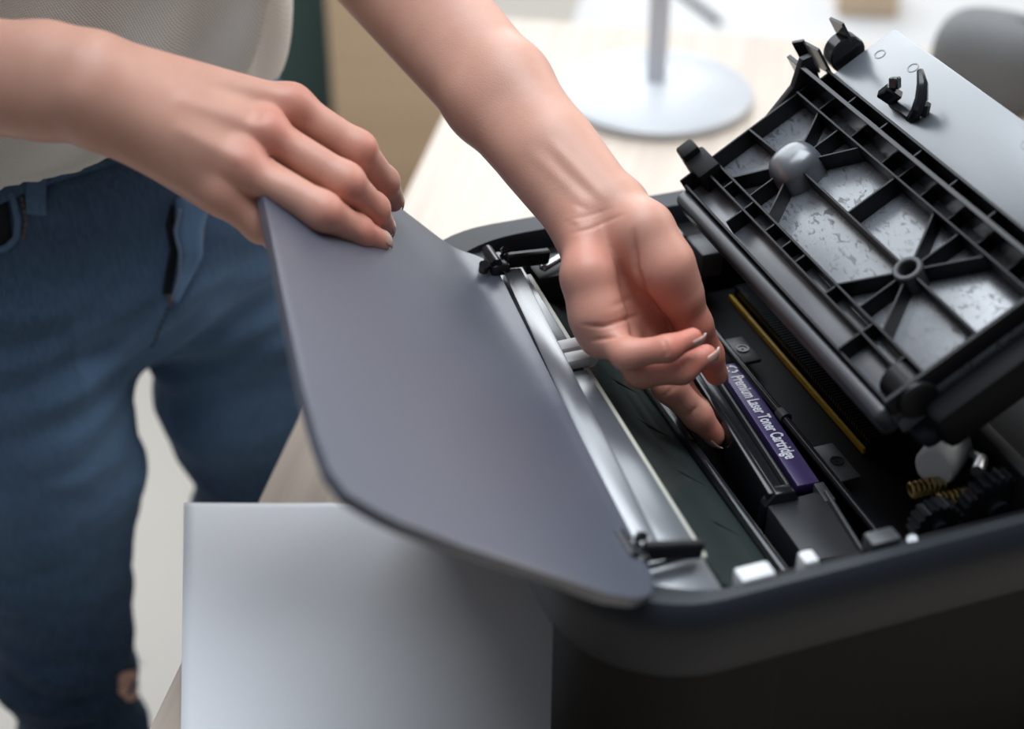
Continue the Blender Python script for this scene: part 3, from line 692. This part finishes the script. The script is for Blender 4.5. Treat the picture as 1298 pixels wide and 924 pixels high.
# ---------------- reaching hand (left): palm to the camera, fingers curling down into the bay
HR = 0.0013
def hand_reach():
    F_ = Field((-0.16, -0.085, 0.855), (0.165, 0.33, 1.165), HR); A = F_.new()
    # forearm, oval at the wrist
    for o in (-1, 1):
        F_.cone(A, at(476 + o * 12, -60 - o * 10, 1.135), at(632 + o * 13, 118 - o * 11, 1.045), 0.0345, 0.0272, 0.012)
        F_.cone(A, at(632 + o * 13, 118 - o * 11, 1.045), at(753 + o * 17, 268 - o * 11, 0.985), 0.0272, 0.0187, 0.012)
    F_.cone(A, at(700, 195, 1.010), at(792, 320, 0.985), 0.021, 0.019, 0.02)
    # palm
    mc = [(762, 423, 0.965), (787, 436, 0.980), (815, 436, 0.996), (838, 426, 1.008)]
    st = [(735, 285, 0.985), (752, 275, 0.992), (772, 268, 0.996), (790, 262, 0.996)]
    for a, b_, r in zip(st, mc, (0.0135, 0.0125, 0.0125, 0.013)): F_.cone(A, at(*a), at(*b_), 0.0155, r, 0.012)
    F_.chain(A, [at(740, 305, 0.970), at(744, 350, 0.958), at(756, 400, 0.957), at(766, 424, 0.960)], [0.0120, 0.0145, 0.0145, 0.012], 0.010)   # hypothenar
    F_.chain(A, [at(786, 262, 0.984), at(814, 294, 0.969), at(841, 338, 0.966), at(861, 372, 0.974)], [0.0140, 0.0185, 0.0178, 0.014], 0.010)      # thenar
    F_.chain(A, [at(790, 330, 0.992), at(800, 395, 0.995)], [0.016, 0.014], 0.012)
    # digits
    D_ = {}
    D_['thumb'] = ([at(858, 362, 0.974), at(880, 412, 0.988), at(897, 449, 1.006), at(908, 474, 1.020)], [0.0135, 0.0112, 0.0098, 0.0076])
    D_['little'] = ([at(764, 422, 0.961), at(794, 449, 0.938), at(846, 442, 0.930), at(878, 428, 0.936)], [0.0115, 0.0090, 0.0076, 0.0060])
    D_['ring'] = ([at(787, 434, 0.976), at(812, 471, 0.955), at(864, 469, 0.948), at(895, 450, 0.955)], [0.0115, 0.0098, 0.0082, 0.0067])
    D_['middle'] = ([at(815, 436, 0.994), at(848, 490, 0.984), at(884, 526, 0.995), at(906, 552, 1.005)], [0.0118, 0.0100, 0.0090, 0.0070])
    D_['index'] = ([at(838, 426, 1.008), at(856, 484, 1.010), at(884, 522, 1.022), at(902, 545, 1.034)], [0.0115, 0.0095, 0.0085, 0.0068])
    Fg = F_.new()
    for nm, (P, R) in D_.items():
        B = F_.new(); F_.chain(B, P, R, 0.005)
        # pads of each phalanx
        for a, b_, r in zip(P[1:-1], P[2:], R[1:]):
            pass
        Fg = smin(Fg, B, 0.0008)
    A = smin(A, Fg, 0.007)
    V, Fq = nets(A, F_.lo, HR); V = relax(V, Fq, 2)
    N = normals(V, Fq); X, Y, dp = px(V); cv = V - CAM; front = (np.einsum('ij,ij->i', N, cv) < 0)
    disp = np.zeros(len(V))
    def groove(pts, depth, width, lim=None):
        nonlocal disp
        g = np.exp(-(seg2d(X, Y, pts) / width) ** 2) * front * taper(X, Y, pts)
        if lim is not None: g = g * (dp > lim[0]) * (dp < lim[1])
        disp -= depth * g
    def ridge(pts, h, width):
        nonlocal disp
        disp += h * np.exp(-(seg2d(X, Y, pts) / width) ** 2) * front * taper(X, Y, pts)
    groove([(722, 297), (748, 290), (775, 278), (795, 270)], 0.0006, 2.6)
    groove([(712, 282), (745, 274), (780, 262)], 0.0003, 2.2)
    groove([(803, 288), (804, 305), (806, 340), (816, 372), (838, 398)], 0.0022, 4.0)
    groove([(734, 412), (765, 414), (795, 404), (815, 398)], 0.0014, 2.6)
    groove([(745, 432), (775, 428), (800, 424)], 0.0012, 2.4)
    groove([(842, 428), (846, 446), (840, 456)], 0.0007, 2.2, (0.9, 0.95)); groove([(858, 452), (868, 470), (864, 484)], 0.0006, 2.2, (0.93, 0.965))
    groove([(868, 530), (886, 514)], 0.0007, 2.2); groove([(838, 505), (858, 488)], 0.0006, 2.4, (0.965, 1.0))
    groove([(770, 392), (800, 378), (828, 352)], 0.0006, 4)
    ridge([(665, 185), (705, 224), (752, 268)], 0.0005, 7.0); ridge([(690, 170), (728, 210), (772, 256)], 0.0006, 7.0)
    groove([(685, 183), (716, 217), (762, 260)], 0.0004, 6.0)
    ridge([(735, 262), (725, 285)], 0.0008, 8)
    V = V + N * disp[:, None]
    def blob(x, y, r): return np.exp(-((X - x) ** 2 + (Y - y) ** 2) / r ** 2)
    red = 0.16 + 0.30 * blob(780, 390, 80) + 0.30 * blob(850, 350, 50) + 0.75 * blob(880, 424, 24) + 0.75 * blob(897, 448, 24) + 0.7 * blob(905, 550, 34) + 0.45 * blob(845, 470, 60) + 0.3 * blob(745, 315, 40) + 0.4 * blob(895, 440, 50)
    red -= 0.12 * (Y < 250)
    return V, Fq, np.clip(red * 0.95, 0, 1), D_

# ---------------- holding hand (right): back to the camera, three fingers on the flap, little finger and thumb under it
def hand_hold():
    F_ = Field((-0.50, -0.17, 0.985), (-0.035, 0.075, 1.20), HR); A = F_.new()
    el = np.array([-0.475, 0.045, 1.115])
    for o in (-1, 1):
        off = np.array([0, 0.004 * o, 0.0075 * o])
        w0 = at(60, 103 - 15 * o, 0.895); w1 = at(112, 111 - 17 * o, 0.885)
        F_.cone(A, el + off * 1.2, w0, 0.034, 0.0250, 0.012); F_.cone(A, w0, w1, 0.0250, 0.0232, 0.012)
    mcp = {'index': (368, 136, 0.948), 'middle': (335, 170, 0.925), 'ring': (303, 208, 0.912), 'little': (278, 243, 0.915)}
    st = {'index': (128, 84, 0.897), 'middle': (128, 104, 0.889), 'ring': (130, 127, 0.886), 'little': (136, 152, 0.892)}
    for nme in mcp:
        F_.cone(A, at(*st[nme]), at(*mcp[nme]), 0.0178, {'index': 0.0118, 'middle': 0.0118, 'ring': 0.0114, 'little': 0.0112}[nme], 0.013)
        b_ = mcp[nme]; a = st[nme]
        F_.cone(A, at(a[0], a[1], a[2] + 0.018), at(b_[0] - 18, b_[1], b_[2] + 0.014), 0.014, 0.010, 0.012)
    D_ = {}
    D_['index'] = ([at(368, 136, 0.948), at(452, 189, 0.958), at(486, 230, 0.998), at(498, 254, 1.022)], [0.0122, 0.0112, 0.0094, 0.0076])
    D_['middle'] = ([at(335, 170, 0.925), at(437, 231, 0.930), at(473, 265, 0.968), at(486, 287, 0.996)], [0.0122, 0.0114, 0.0096, 0.0078])
    D_['ring'] = ([at(303, 208, 0.912), at(408, 268, 0.912), at(452, 293, 0.945), at(480, 306, 0.968)], [0.0120, 0.0112, 0.0094, 0.0078])
    D_['little'] = ([at(278, 243, 0.915), at(332, 284, 0.925), at(352, 300, 0.955), at(366, 302, 0.985)], [0.0120, 0.0108, 0.0088, 0.0075])
    D_['thumb'] = ([at(190, 130, 0.925), at(262, 190, 0.965), at(335, 230, 1.010), at(395, 262, 1.035)], [0.0160, 0.0140, 0.0110, 0.0085])
    Fg = F_.new()
    for nm, (P, R) in D_.items():
        B = F_.new(); F_.chain(B, P, R, 0.006); Fg = smin(Fg, B, 0.0010)
    A = smin(A, Fg, 0.009)
    V, Fq = nets(A, F_.lo, HR); V = relax(V, Fq, 2)
    N = normals(V, Fq); X, Y, dp = px(V); cv = V - CAM; front = (np.einsum('ij,ij->i', N, cv) < 0); disp = np.zeros(len(V))
    def blob(x, y, r): return np.exp(-((X - x) ** 2 + (Y - y) ** 2) / r ** 2) * front
    # knuckles, extensor tendons and hollows between them
    disp += 0.0018 * blob(372, 124, 26) + 0.0024 * blob(340, 162, 25) + 0.0012 * blob(310, 207, 24)
    disp -= 0.0018 * blob(350, 205, 22) + 0.0016 * blob(385, 158, 18) + 0.0014 * blob(322, 145, 14)
    for a, b_ in (((360, 122), (260, 100)), ((330, 162), (230, 128)), ((300, 202), (230, 165))):
        disp += 0.0006 * np.exp(-(seg2d(X, Y, [a, b_]) / 9) ** 2) * front
    disp += 0.0012 * blob(92, 118, 30)
    for (x, y) in ((470, 183), (450, 234), (418, 270)): disp += 0.0004 * blob(x, y, 14)
    for (x, y) in ((494, 232), (478, 268), (456, 296)): disp += 0.0006 * blob(x, y, 9)
    V = V + N * disp[:, None]
    red = 0.10 + 0.55 * blob(345, 165, 32) + 0.45 * blob(378, 124, 30) + 0.3 * blob(312, 205, 32) + 0.5 * blob(472, 188, 22) + 0.5 * blob(450, 240, 24) + 0.5 * blob(420, 275, 26) + 0.5 * blob(495, 245, 22) + 0.5 * blob(480, 280, 22) + 0.5 * blob(470, 305, 26) + 0.25 * blob(420, 200, 60) + 0.2 * blob(300, 260, 50)
    return V, Fq, np.clip(red * 0.95, 0, 1), D_

V1, F1, R1, DG1 = hand_reach()
V2, F2, R2, DG2 = hand_hold()

# ---------------- rest of the body
PEL = np.array([-0.325, 0.305, 0.0]); FD = np.array([0.5, -0.866, 0]); RT = np.array([-0.866, -0.5, 0]); UP = np.array([0, 0, 1.0])
def B(r, f, z): return PEL + RT * r + FD * f + UP * z      # body frame: right, forward, height
ROT = np.stack([RT, FD, UP])
CH = dict(hipR=B(0.085, 0.0, 0.84), hipL=B(-0.085, 0.0, 0.84), kneeR=np.array([-0.410, 0.215, 0.47]), kneeL=np.array([-0.240, 0.375, 0.47]),
          ankR=np.array([-0.415, 0.235, 0.09]), ankL=np.array([-0.235, 0.40, 0.09]))
SHR = B(0.165, 0.10, 1.33); SHL = B(-0.165, 0.10, 1.33); ELR = np.array([-0.475, 0.045, 1.115]); ELL = at(470, -80, 1.145)
def body_rest():
    h = 0.007; F_ = Field((-0.62, -0.05, -0.01), (0.05, 0.62, 1.72), h); A = F_.new()
    F_.ell(A, B(0, 0.0, 0.86), (0.150, 0.095, 0.12), ROT, 0.03); F_.ell(A, B(0, 0.03, 1.05), (0.125, 0.085, 0.13), ROT, 0.04); F_.ell(A, B(0, 0.075, 1.24), (0.145, 0.095, 0.14), ROT, 0.04)
    for s_ in ('R', 'L'):
        F_.chain(A, [CH['hip' + s_], CH['knee' + s_], CH['ank' + s_]], [0.070, 0.043, 0.030], 0.03)
        F_.cone(A, CH['ank' + s_] + np.array([0, 0.02, -0.05]), CH['ank' + s_] + FD * 0.14 + np.array([0, 0, -0.06]), 0.034, 0.026, 0.03)
    for sh, el in ((SHR, ELR), (SHL, ELL)): F_.cone(A, sh, el, 0.046, 0.037, 0.03)
    F_.cone(A, B(0, 0.11, 1.36), B(0, 0.16, 1.46), 0.052, 0.046, 0.03)
    hc = B(0, 0.205, 1.56)
    F_.ell(A, hc, (0.072, 0.090, 0.108), ROT, 0.02); F_.ell(A, hc + FD * 0.035 - UP * 0.055, (0.05, 0.05, 0.05), ROT, 0.03)
    F_.cone(A, hc + FD * 0.085 + UP * 0.015, hc + FD * 0.102 - UP * 0.025, 0.007, 0.012, 0.01)
    for o in (-1, 1): F_.ell(A, hc + RT * 0.073 * o - FD * 0.012 - UP * 0.01, (0.010, 0.018, 0.030), ROT, 0.006)
    F_.cone(A, hc + FD * 0.088 - UP * 0.055 + RT * 0.018, hc + FD * 0.088 - UP * 0.055 - RT * 0.018, 0.006, 0.006, 0.006)
    V, Fq = nets(A, F_.lo, h); V = relax(V, Fq, 2); V[:, 2] = np.maximum(V[:, 2], 0.012)
    return V, Fq, np.full(len(V), 0.1), hc
V3, F3, R3, HC = body_rest()
V = np.concatenate([V1, V2, V3]); Fq = np.concatenate([F1, F2 + len(V1), F3 + len(V1) + len(V2)]); RR = np.concatenate([R1, R2, R3])
me = np_mesh('person', V, Fq)
att = me.attributes.new('red', 'FLOAT', 'POINT'); att.data.foreach_set('value', RR.astype(np.float32)[:len(me.vertices)])
per = link('person', me, 'skin'); tag(per, 'person in white top and blue jeans lifting the printer flap and reaching inside', 'person')

# nails
def nail(P, R, dorsal, wd, ln, over=0.0015, tip_mat=True, sink=0.0006):
    a, t = Vector(P[-2]), Vector(P[-1]); ax = (t - a).normalized(); dz = Vector(dorsal); dz = (dz - ax * dz.dot(ax)).normalized(); sd = ax.cross(dz)
    r = R[-1]
    def patch(u0, u1, name, material, lift):
        V = []; Fc = []; n, m = 10, 8
        for i in range(n + 1):
            u = u0 + (u1 - u0) * i / n
            for j in range(m + 1):
                th = (j / m - 0.5) * 2.0; w_ = wd * (1 - 0.12 * abs(i / n - 0.5)); 
                if name == 'nail': w_ *= (1 - 0.35 * max(0, (0.25 - i / n) / 0.25) ** 2)
                x = th * w_ / 2; rr = r * 1.05; hgt = math.sqrt(max(rr * rr - x * x, 1e-9)) * (1 - 0.30 * (max(u, 0) / r) ** 2) - sink + lift
                drop = 0.0
                V.append(t + ax * u + sd * x + dz * (hgt + drop))
        for i in range(n):
            for j in range(m): q = i * (m + 1) + j; Fc.append((q, q + 1, q + m + 2, q + m + 1))
        me = bpy.data.meshes.new(name); me.from_pydata([tuple(v) for v in V], [], Fc); smooth(me, 80)
        o = link(name, me, material, per); s_ = o.modifiers.new('thickness', 'SOLIDIFY'); s_.thickness = 0.0007; s_.offset = 0
        return o
    o = patch(-ln + r, r * 0.80, 'nail', 'nail', 0.0)
    if tip_mat: patch(r * 0.78, r + over, 'nail_tip', 'nail_tip', 0.0)
def dors(P, sgn=1):     # dorsal direction from the bend of the chain
    a, b_, c = (Vector(P[-3]), Vector(P[-2]), Vector(P[-1])); u = (b_ - a).normalized(); v = (c - b_).normalized(); return (u - v)
cvec = lambda P: Vector(CAM - np.asarray(P[-1])).normalized()
for nm, sd_ in (('index', (0.80, -0.25, 0.55)), ('middle', (0.75, -0.35, 0.60)), ('ring', (0.60, -0.40, 0.75))):
    P, R = DG2[nm]; nail(P, R, sd_, 0.0105, 0.0125, 0.0006, False)
for nm, sd_ in (('little', (0.30, -0.66, -0.50)), ('ring', (0.38, -0.78, -0.22)), ('middle', (-0.50, -0.54, -0.60))):
    P, R = DG1[nm]; nail(P, R, sd_, 0.0105, 0.012, 0.0008, True)
P, R = DG1['index']; nail(P, R, (-0.3, 0.2, -0.9), 0.010, 0.012, 0.001, False)
P, R = DG1['thumb']; nail(P, R, (0.8, 0.3, -0.2), 0.012, 0.013, 0.001, False)

# hair (outside the frame, belongs to the figure)
hb = bmesh.new(); bmesh.ops.create_uvsphere(hb, u_segments=40, v_segments=24, radius=1.0)
for v in hb.verts:
    q = np.array(v.co); rr = np.array([0.084, 0.100, 0.118]) * (1 + 0.03 * noise.noise(Vector((q[0] * 6, q[1] * 6, q[2] * 2))))
    f = q[1]; back = -0.02 - (0.03 if f > 0.3 and q[2] < 0.45 else 0)
    if f > 0.25 and q[2] < 0.5: rr = rr * 0.8
    P_ = HC + RT * q[0] * rr[0] + FD * (q[1] * rr[1] + back) + UP * (q[2] * rr[2] + 0.012 - (0.06 * max(0, -q[2]) if f < 0 else 0)); v.co = tuple(P_)
MB().merge(hb).build('hair', 'hair', per)

# ---------------- jeans
def vnoise(V, sc, amp, seed=0.0):
    return np.array([noise.noise(Vector((v[0] * sc[0] + seed, v[1] * sc[1], v[2] * sc[2]))) for v in V]) * amp
def jeans():
    h = 0.0045; F_ = Field((-0.60, 0.04, 0.05), (-0.05, 0.55, 1.06), h); A = F_.new()
    F_.ell(A, B(0, -0.005, 0.87), (0.175, 0.118, 0.150), ROT, 0.03)
    F_.chain(A, [CH['hipR'] + FD * 0.006, 0.5 * (CH['hipR'] + CH['kneeR']) + np.array([0.004, 0, 0]), CH['kneeR'], 0.5 * (CH['kneeR'] + CH['ankR']) - FD * 0.012, CH['ankR']], [0.094, 0.078, 0.0595, 0.060, 0.046], 0.02)
    Lf = F_.new(); F_.chain(Lf, [CH['hipL'] + FD * 0.004, 0.5 * (CH['hipL'] + CH['kneeL']), CH['kneeL'], 0.5 * (CH['kneeL'] + CH['ankL']) - FD * 0.012, CH['ankL']], [0.094, 0.078, 0.0635, 0.060, 0.046], 0.02)
    A = smin(A, Lf, 0.012)
    Z = F_.ax[2][None, None, :]; A = np.maximum(A, (Z - 1.01).astype(np.float32))
    V, Fq = nets(A, F_.lo, h); V = relax(V, Fq, 1)
    N = normals(V, Fq); z = V[:, 2]
    # drag lines: diagonal folds at the hip, stacked folds round the knees
    q = (V - PEL) @ RT; f_ = (V - PEL) @ FD
    d = vnoise(V, (9, 9, 26), 0.0085) + vnoise(V, (30, 30, 60), 0.0016, 5)
    kn = np.exp(-((z - 0.46) / 0.10) ** 2); d += kn * np.array([0.0085 * noise.noise(Vector((v[0] * 8, v[1] * 8, v[2] * 42 + v[0] * 15))) for v in V])
    hp = np.exp(-((z - 0.78) / 0.07) ** 2); d += hp * 0.0035 * np.sin((z * 1.0 + q * 0.45) * 140 + 2.0 * np.sin(q * 25))
    V2_ = V + N * d[:, None]
    fade_shade = 0.10 + 0.34 * np.exp(-((z - 0.70) / 0.14) ** 2) * (f_ > 0) + 0.25 * np.exp(-((z - 0.80) / 0.035) ** 2) * (np.abs(q + 0.02) < 0.09)
    fade_shade += 0.16 * np.exp(-((q + 0.06) / 0.05) ** 2) * (z > 0.78) - 0.20 * np.clip((0.64 - z) / 0.16, 0, 1)  # besides the worn fade, shade on the lower legs is painted in
    return V2_, Fq, fade_shade
VJ, FJ, fade_shade = jeans()
mj = np_mesh('jeans', VJ, FJ); a_ = mj.attributes.new('fade_shade', 'FLOAT', 'POINT'); a_.data.foreach_set('value', fade_shade.astype(np.float32)[:len(mj.vertices)])
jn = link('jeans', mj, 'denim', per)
bvh = BVHTree.FromPolygons([tuple(v) for v in VJ], [tuple(int(i) for i in f) for f in FJ])
def onj(x, y, off=0.001):
    r = Vector(ray(x, y)).normalized(); hit = bvh.ray_cast(Vector(CAM), r)
    if hit[0] is None: return None
    return hit[0] + hit[1] * off
def strip_on(pts, half, off, name, material, thick=0.0016, sub=14, fade_v=0.25):
    # a flat ribbon following the cloth between measured points
    P = []
    for (x0, y0), (x1, y1) in zip(pts[:-1], pts[1:]):
        for k in range(sub): P.append((x0 + (x1 - x0) * k / sub, y0 + (y1 - y0) * k / sub))
    P.append(pts[-1]); V = []; Fc = []
    for i, (x, y) in enumerate(P):
        a = P[max(0, i - 1)]; b_ = P[min(len(P) - 1, i + 1)]; tx, ty = b_[0] - a[0], b_[1] - a[1]; l = math.hypot(tx, ty) + 1e-9; nx, ny = -ty / l, tx / l
        hw = half(i / (len(P) - 1)) if callable(half) else half
        for s_ in (-1, -0.5, 0, 0.5, 1):
            q = onj(x + nx * hw * s_, y + ny * hw * s_, off); V.append(q if q else (V[-1] if V else Vector((0, 0, 0))))
    for i in range(len(P) - 1):
        for k in range(4): q = i * 5 + k; Fc.append((q, q + 1, q + 6, q + 5))
    me = bpy.data.meshes.new(name); me.from_pydata([tuple(v) for v in V], [], Fc); smooth(me, 60)
    at2 = me.attributes.new('fade_shade', 'FLOAT', 'POINT'); at2.data.foreach_set('value', np.full(len(me.vertices), fade_v, np.float32))
    o = link(name, me, material, jn); s_ = o.modifiers.new('thickness', 'SOLIDIFY'); s_.thickness = thick; s_.offset = 0
    return o
def stitches(pts, name, material, step=7, r=0.0007):
    m = MB(); n = 0
    for (x0, y0), (x1, y1) in zip(pts[:-1], pts[1:]):
        l = math.hypot(x1 - x0, y1 - y0); c = max(1, int(l / step))
        for k in range(c):
            a = onj(x0 + (x1 - x0) * k / c, y0 + (y1 - y0) * k / c, 0.0022); b_ = onj(x0 + (x1 - x0) * (k + 0.65) / c, y0 + (y1 - y0) * (k + 0.65) / c, 0.0022)
            if a and b_ and (a - b_).length < 0.03: m.tube([a, b_], r, 6); n += 1
    if n: m.build(name, material, jn)
strip_on([(-20, 250), (30, 228), (75, 212), (140, 192), (190, 180)], 17, 0.0022, 'waistband', 'denim', 0.003)
stitches([(60, 228), (100, 213), (150, 197)], 'waistband_stitching', 'dark_thread', 6, 0.0020)
stitches([(62, 219), (100, 205), (150, 189)], 'waistband_stitching', 'dark_thread', 6, 0.0020)
strip_on([(50, 222), (47, 245), (46, 268)], 12, 0.0055, 'belt_loop', 'denim', 0.003, fade_v=0.4)
stitches([(38, 262), (56, 262)], 'belt_loop_tack', 'thread', 3, 0.0012)
strip_on([(-16, 240), (-4, 270), (2, 300), (-14, 314)], lambda t: 20 * (1 - 0.5 * t), 0.0012, 'pocket_opening', 'denim_inside_shade', 0.001)
strip_on([(16, 245), (23, 275), (21, 300), (8, 313), (-12, 319)], 4, 0.0026, 'pocket_hem', 'denim', 0.003, fade_v=0.4)
stitches([(28, 250), (33, 280), (28, 305)], 'pocket_stitching', 'thread', 7)
strip_on([(222, 262), (216, 285), (222, 315), (216, 345), (212, 372)], 7, 0.0016, 'fly_shadow_strip', 'denim_inside_shade', 0.001)  # shadow at the flap edge, laid on as a dark strip
strip_on([(240, 250), (236, 285), (238, 315), (228, 350), (219, 378)], lambda t: 20 * (1 - 0.75 * t), 0.0060, 'fly_flap', 'denim', 0.007, fade_v=0.85)
strip_on([(221, 258), (217, 285), (224, 312), (220, 345), (214, 374)], 2.2, 0.0098, 'fly_hem', 'fray', 0.0025)
stitches([(258, 252), (256, 300), (240, 340), (218, 378)], 'fly_stitching', 'thread', 7, 0.0011)
stitches([(213, 372), (217, 384)], 'fly_tack', 'thread', 3, 0.0014)
stitches([(214, 388), (190, 440)], 'inseam_stitching', 'dark_thread', 8)
# knee rip: skin showing with loose threads
rp = MB()
for (cx, cy, sx, sy) in ((163, 868, 17, 22), (183, 842, 10, 15)):
    ctr = onj(cx, cy, 0.0012); ringp = []
    for k in range(14):
        a = 2 * math.pi * k / 14; q = onj(cx + sx * math.cos(a) * random.uniform(0.8, 1.1), cy + sy * math.sin(a) * random.uniform(0.8, 1.1), 0.0012)
        if q: ringp.append(rp.bm.verts.new(q))
    if ctr and len(ringp) > 3:
        c = rp.bm.verts.new(ctr)
        for k in range(len(ringp)): rp.bm.faces.new((c, ringp[k], ringp[(k + 1) % len(ringp)]))
rp.build('knee_rip', 'skin', jn)
fr = MB()
for k in range(26):
    cx, cy = random.choice(((163, 868), (183, 842), (195, 812))); q = onj(cx + random.uniform(-16, 8), cy + random.uniform(-20, 20), 0.002)
    if q: fr.tube([q, q + Vector((random.uniform(-0.005, 0.012), random.uniform(-0.006, 0.0), random.uniform(-0.006, 0.006)))], 0.0005, 4)
o = fr.build('frayed_threads', 'fray', jn); o['kind'] = 'stuff'

# ---------------- shirt
def shirt():
    h = 0.0045; F_ = Field((-0.66, -0.02, 0.86), (0.06, 0.60, 1.45), h); A = F_.new()
    F_.ell(A, B(0.02, 0.00, 0.99), (0.168, 0.126, 0.15), ROT, 0.03)
    F_.ell(A, B(0.015, 0.03, 1.07), (0.170, 0.126, 0.13), ROT, 0.05); F_.ell(A, B(0, 0.07, 1.24), (0.160, 0.116, 0.16), ROT, 0.05)
    for sh, el in ((SHR, ELR), (SHL, ELL)): F_.cone(A, sh, sh + 0.62 * (el - sh), 0.066, 0.064, 0.03)
    V, Fq = nets(np.maximum(A, -1), F_.lo, h)
    F2_ = A.copy(); X = F_.ax[0][:, None, None]; Y = F_.ax[1][None, :, None]; Z = F_.ax[2][None, None, :]
    q = (X - PEL[0]) * RT[0] + (Y - PEL[1]) * RT[1]
    hem = 0.957 + 0.003 * np.sin(q * 30) + 0.030 * np.clip((0.14 - q) / 0.10, 0, 1)
    F2_ = np.maximum(F2_, (hem - Z).astype(np.float32))
    # cut sleeves open below
    V, Fq = nets(F2_, F_.lo, h); V = relax(V, Fq, 1); N = normals(V, Fq)
    d = vnoise(V, (10, 10, 5), 0.010, 3.1) + vnoise(V, (26, 26, 9), 0.004, 7.7)
    q = (V - PEL) @ RT
    d += 0.006 * np.sin(q * 70 + V[:, 2] * 55) * np.exp(-((V[:, 2] - 1.02) / 0.08) ** 2)
    d *= np.clip((V[:, 2] - 0.92) / 0.04, 0.35, 1)
    return V + N * d[:, None], Fq
VS, FS = shirt(); link('shirt', np_mesh('shirt', VS, FS), 'linen', per)

# shoes
for s_ in ('R', 'L'):
    h = 0.005; a = CH['ank' + s_]; F_ = Field(a - np.array([0.16, 0.2, 0.10]), a + np.array([0.2, 0.16, 0.05]), h); A = F_.new()
    F_.cone(A, a + np.array([0, 0.02, -0.045]), a + FD * 0.14 + np.array([0, 0, -0.055]), 0.045, 0.036, 0.03); F_.cone(A, a + np.array([0, 0.02, -0.045]), a + np.array([0, 0.01, 0.0]), 0.045, 0.045, 0.03)
    A = np.maximum(A, (0.001 - F_.ax[2][None, None, :]).astype(np.float32)); A = np.maximum(A, (F_.ax[2][None, None, :] - 0.10).astype(np.float32))
    Vs, Fs = nets(A, F_.lo, h); link('shoe', np_mesh('shoe', relax(Vs, Fs, 1), Fs), 'shoe', per)
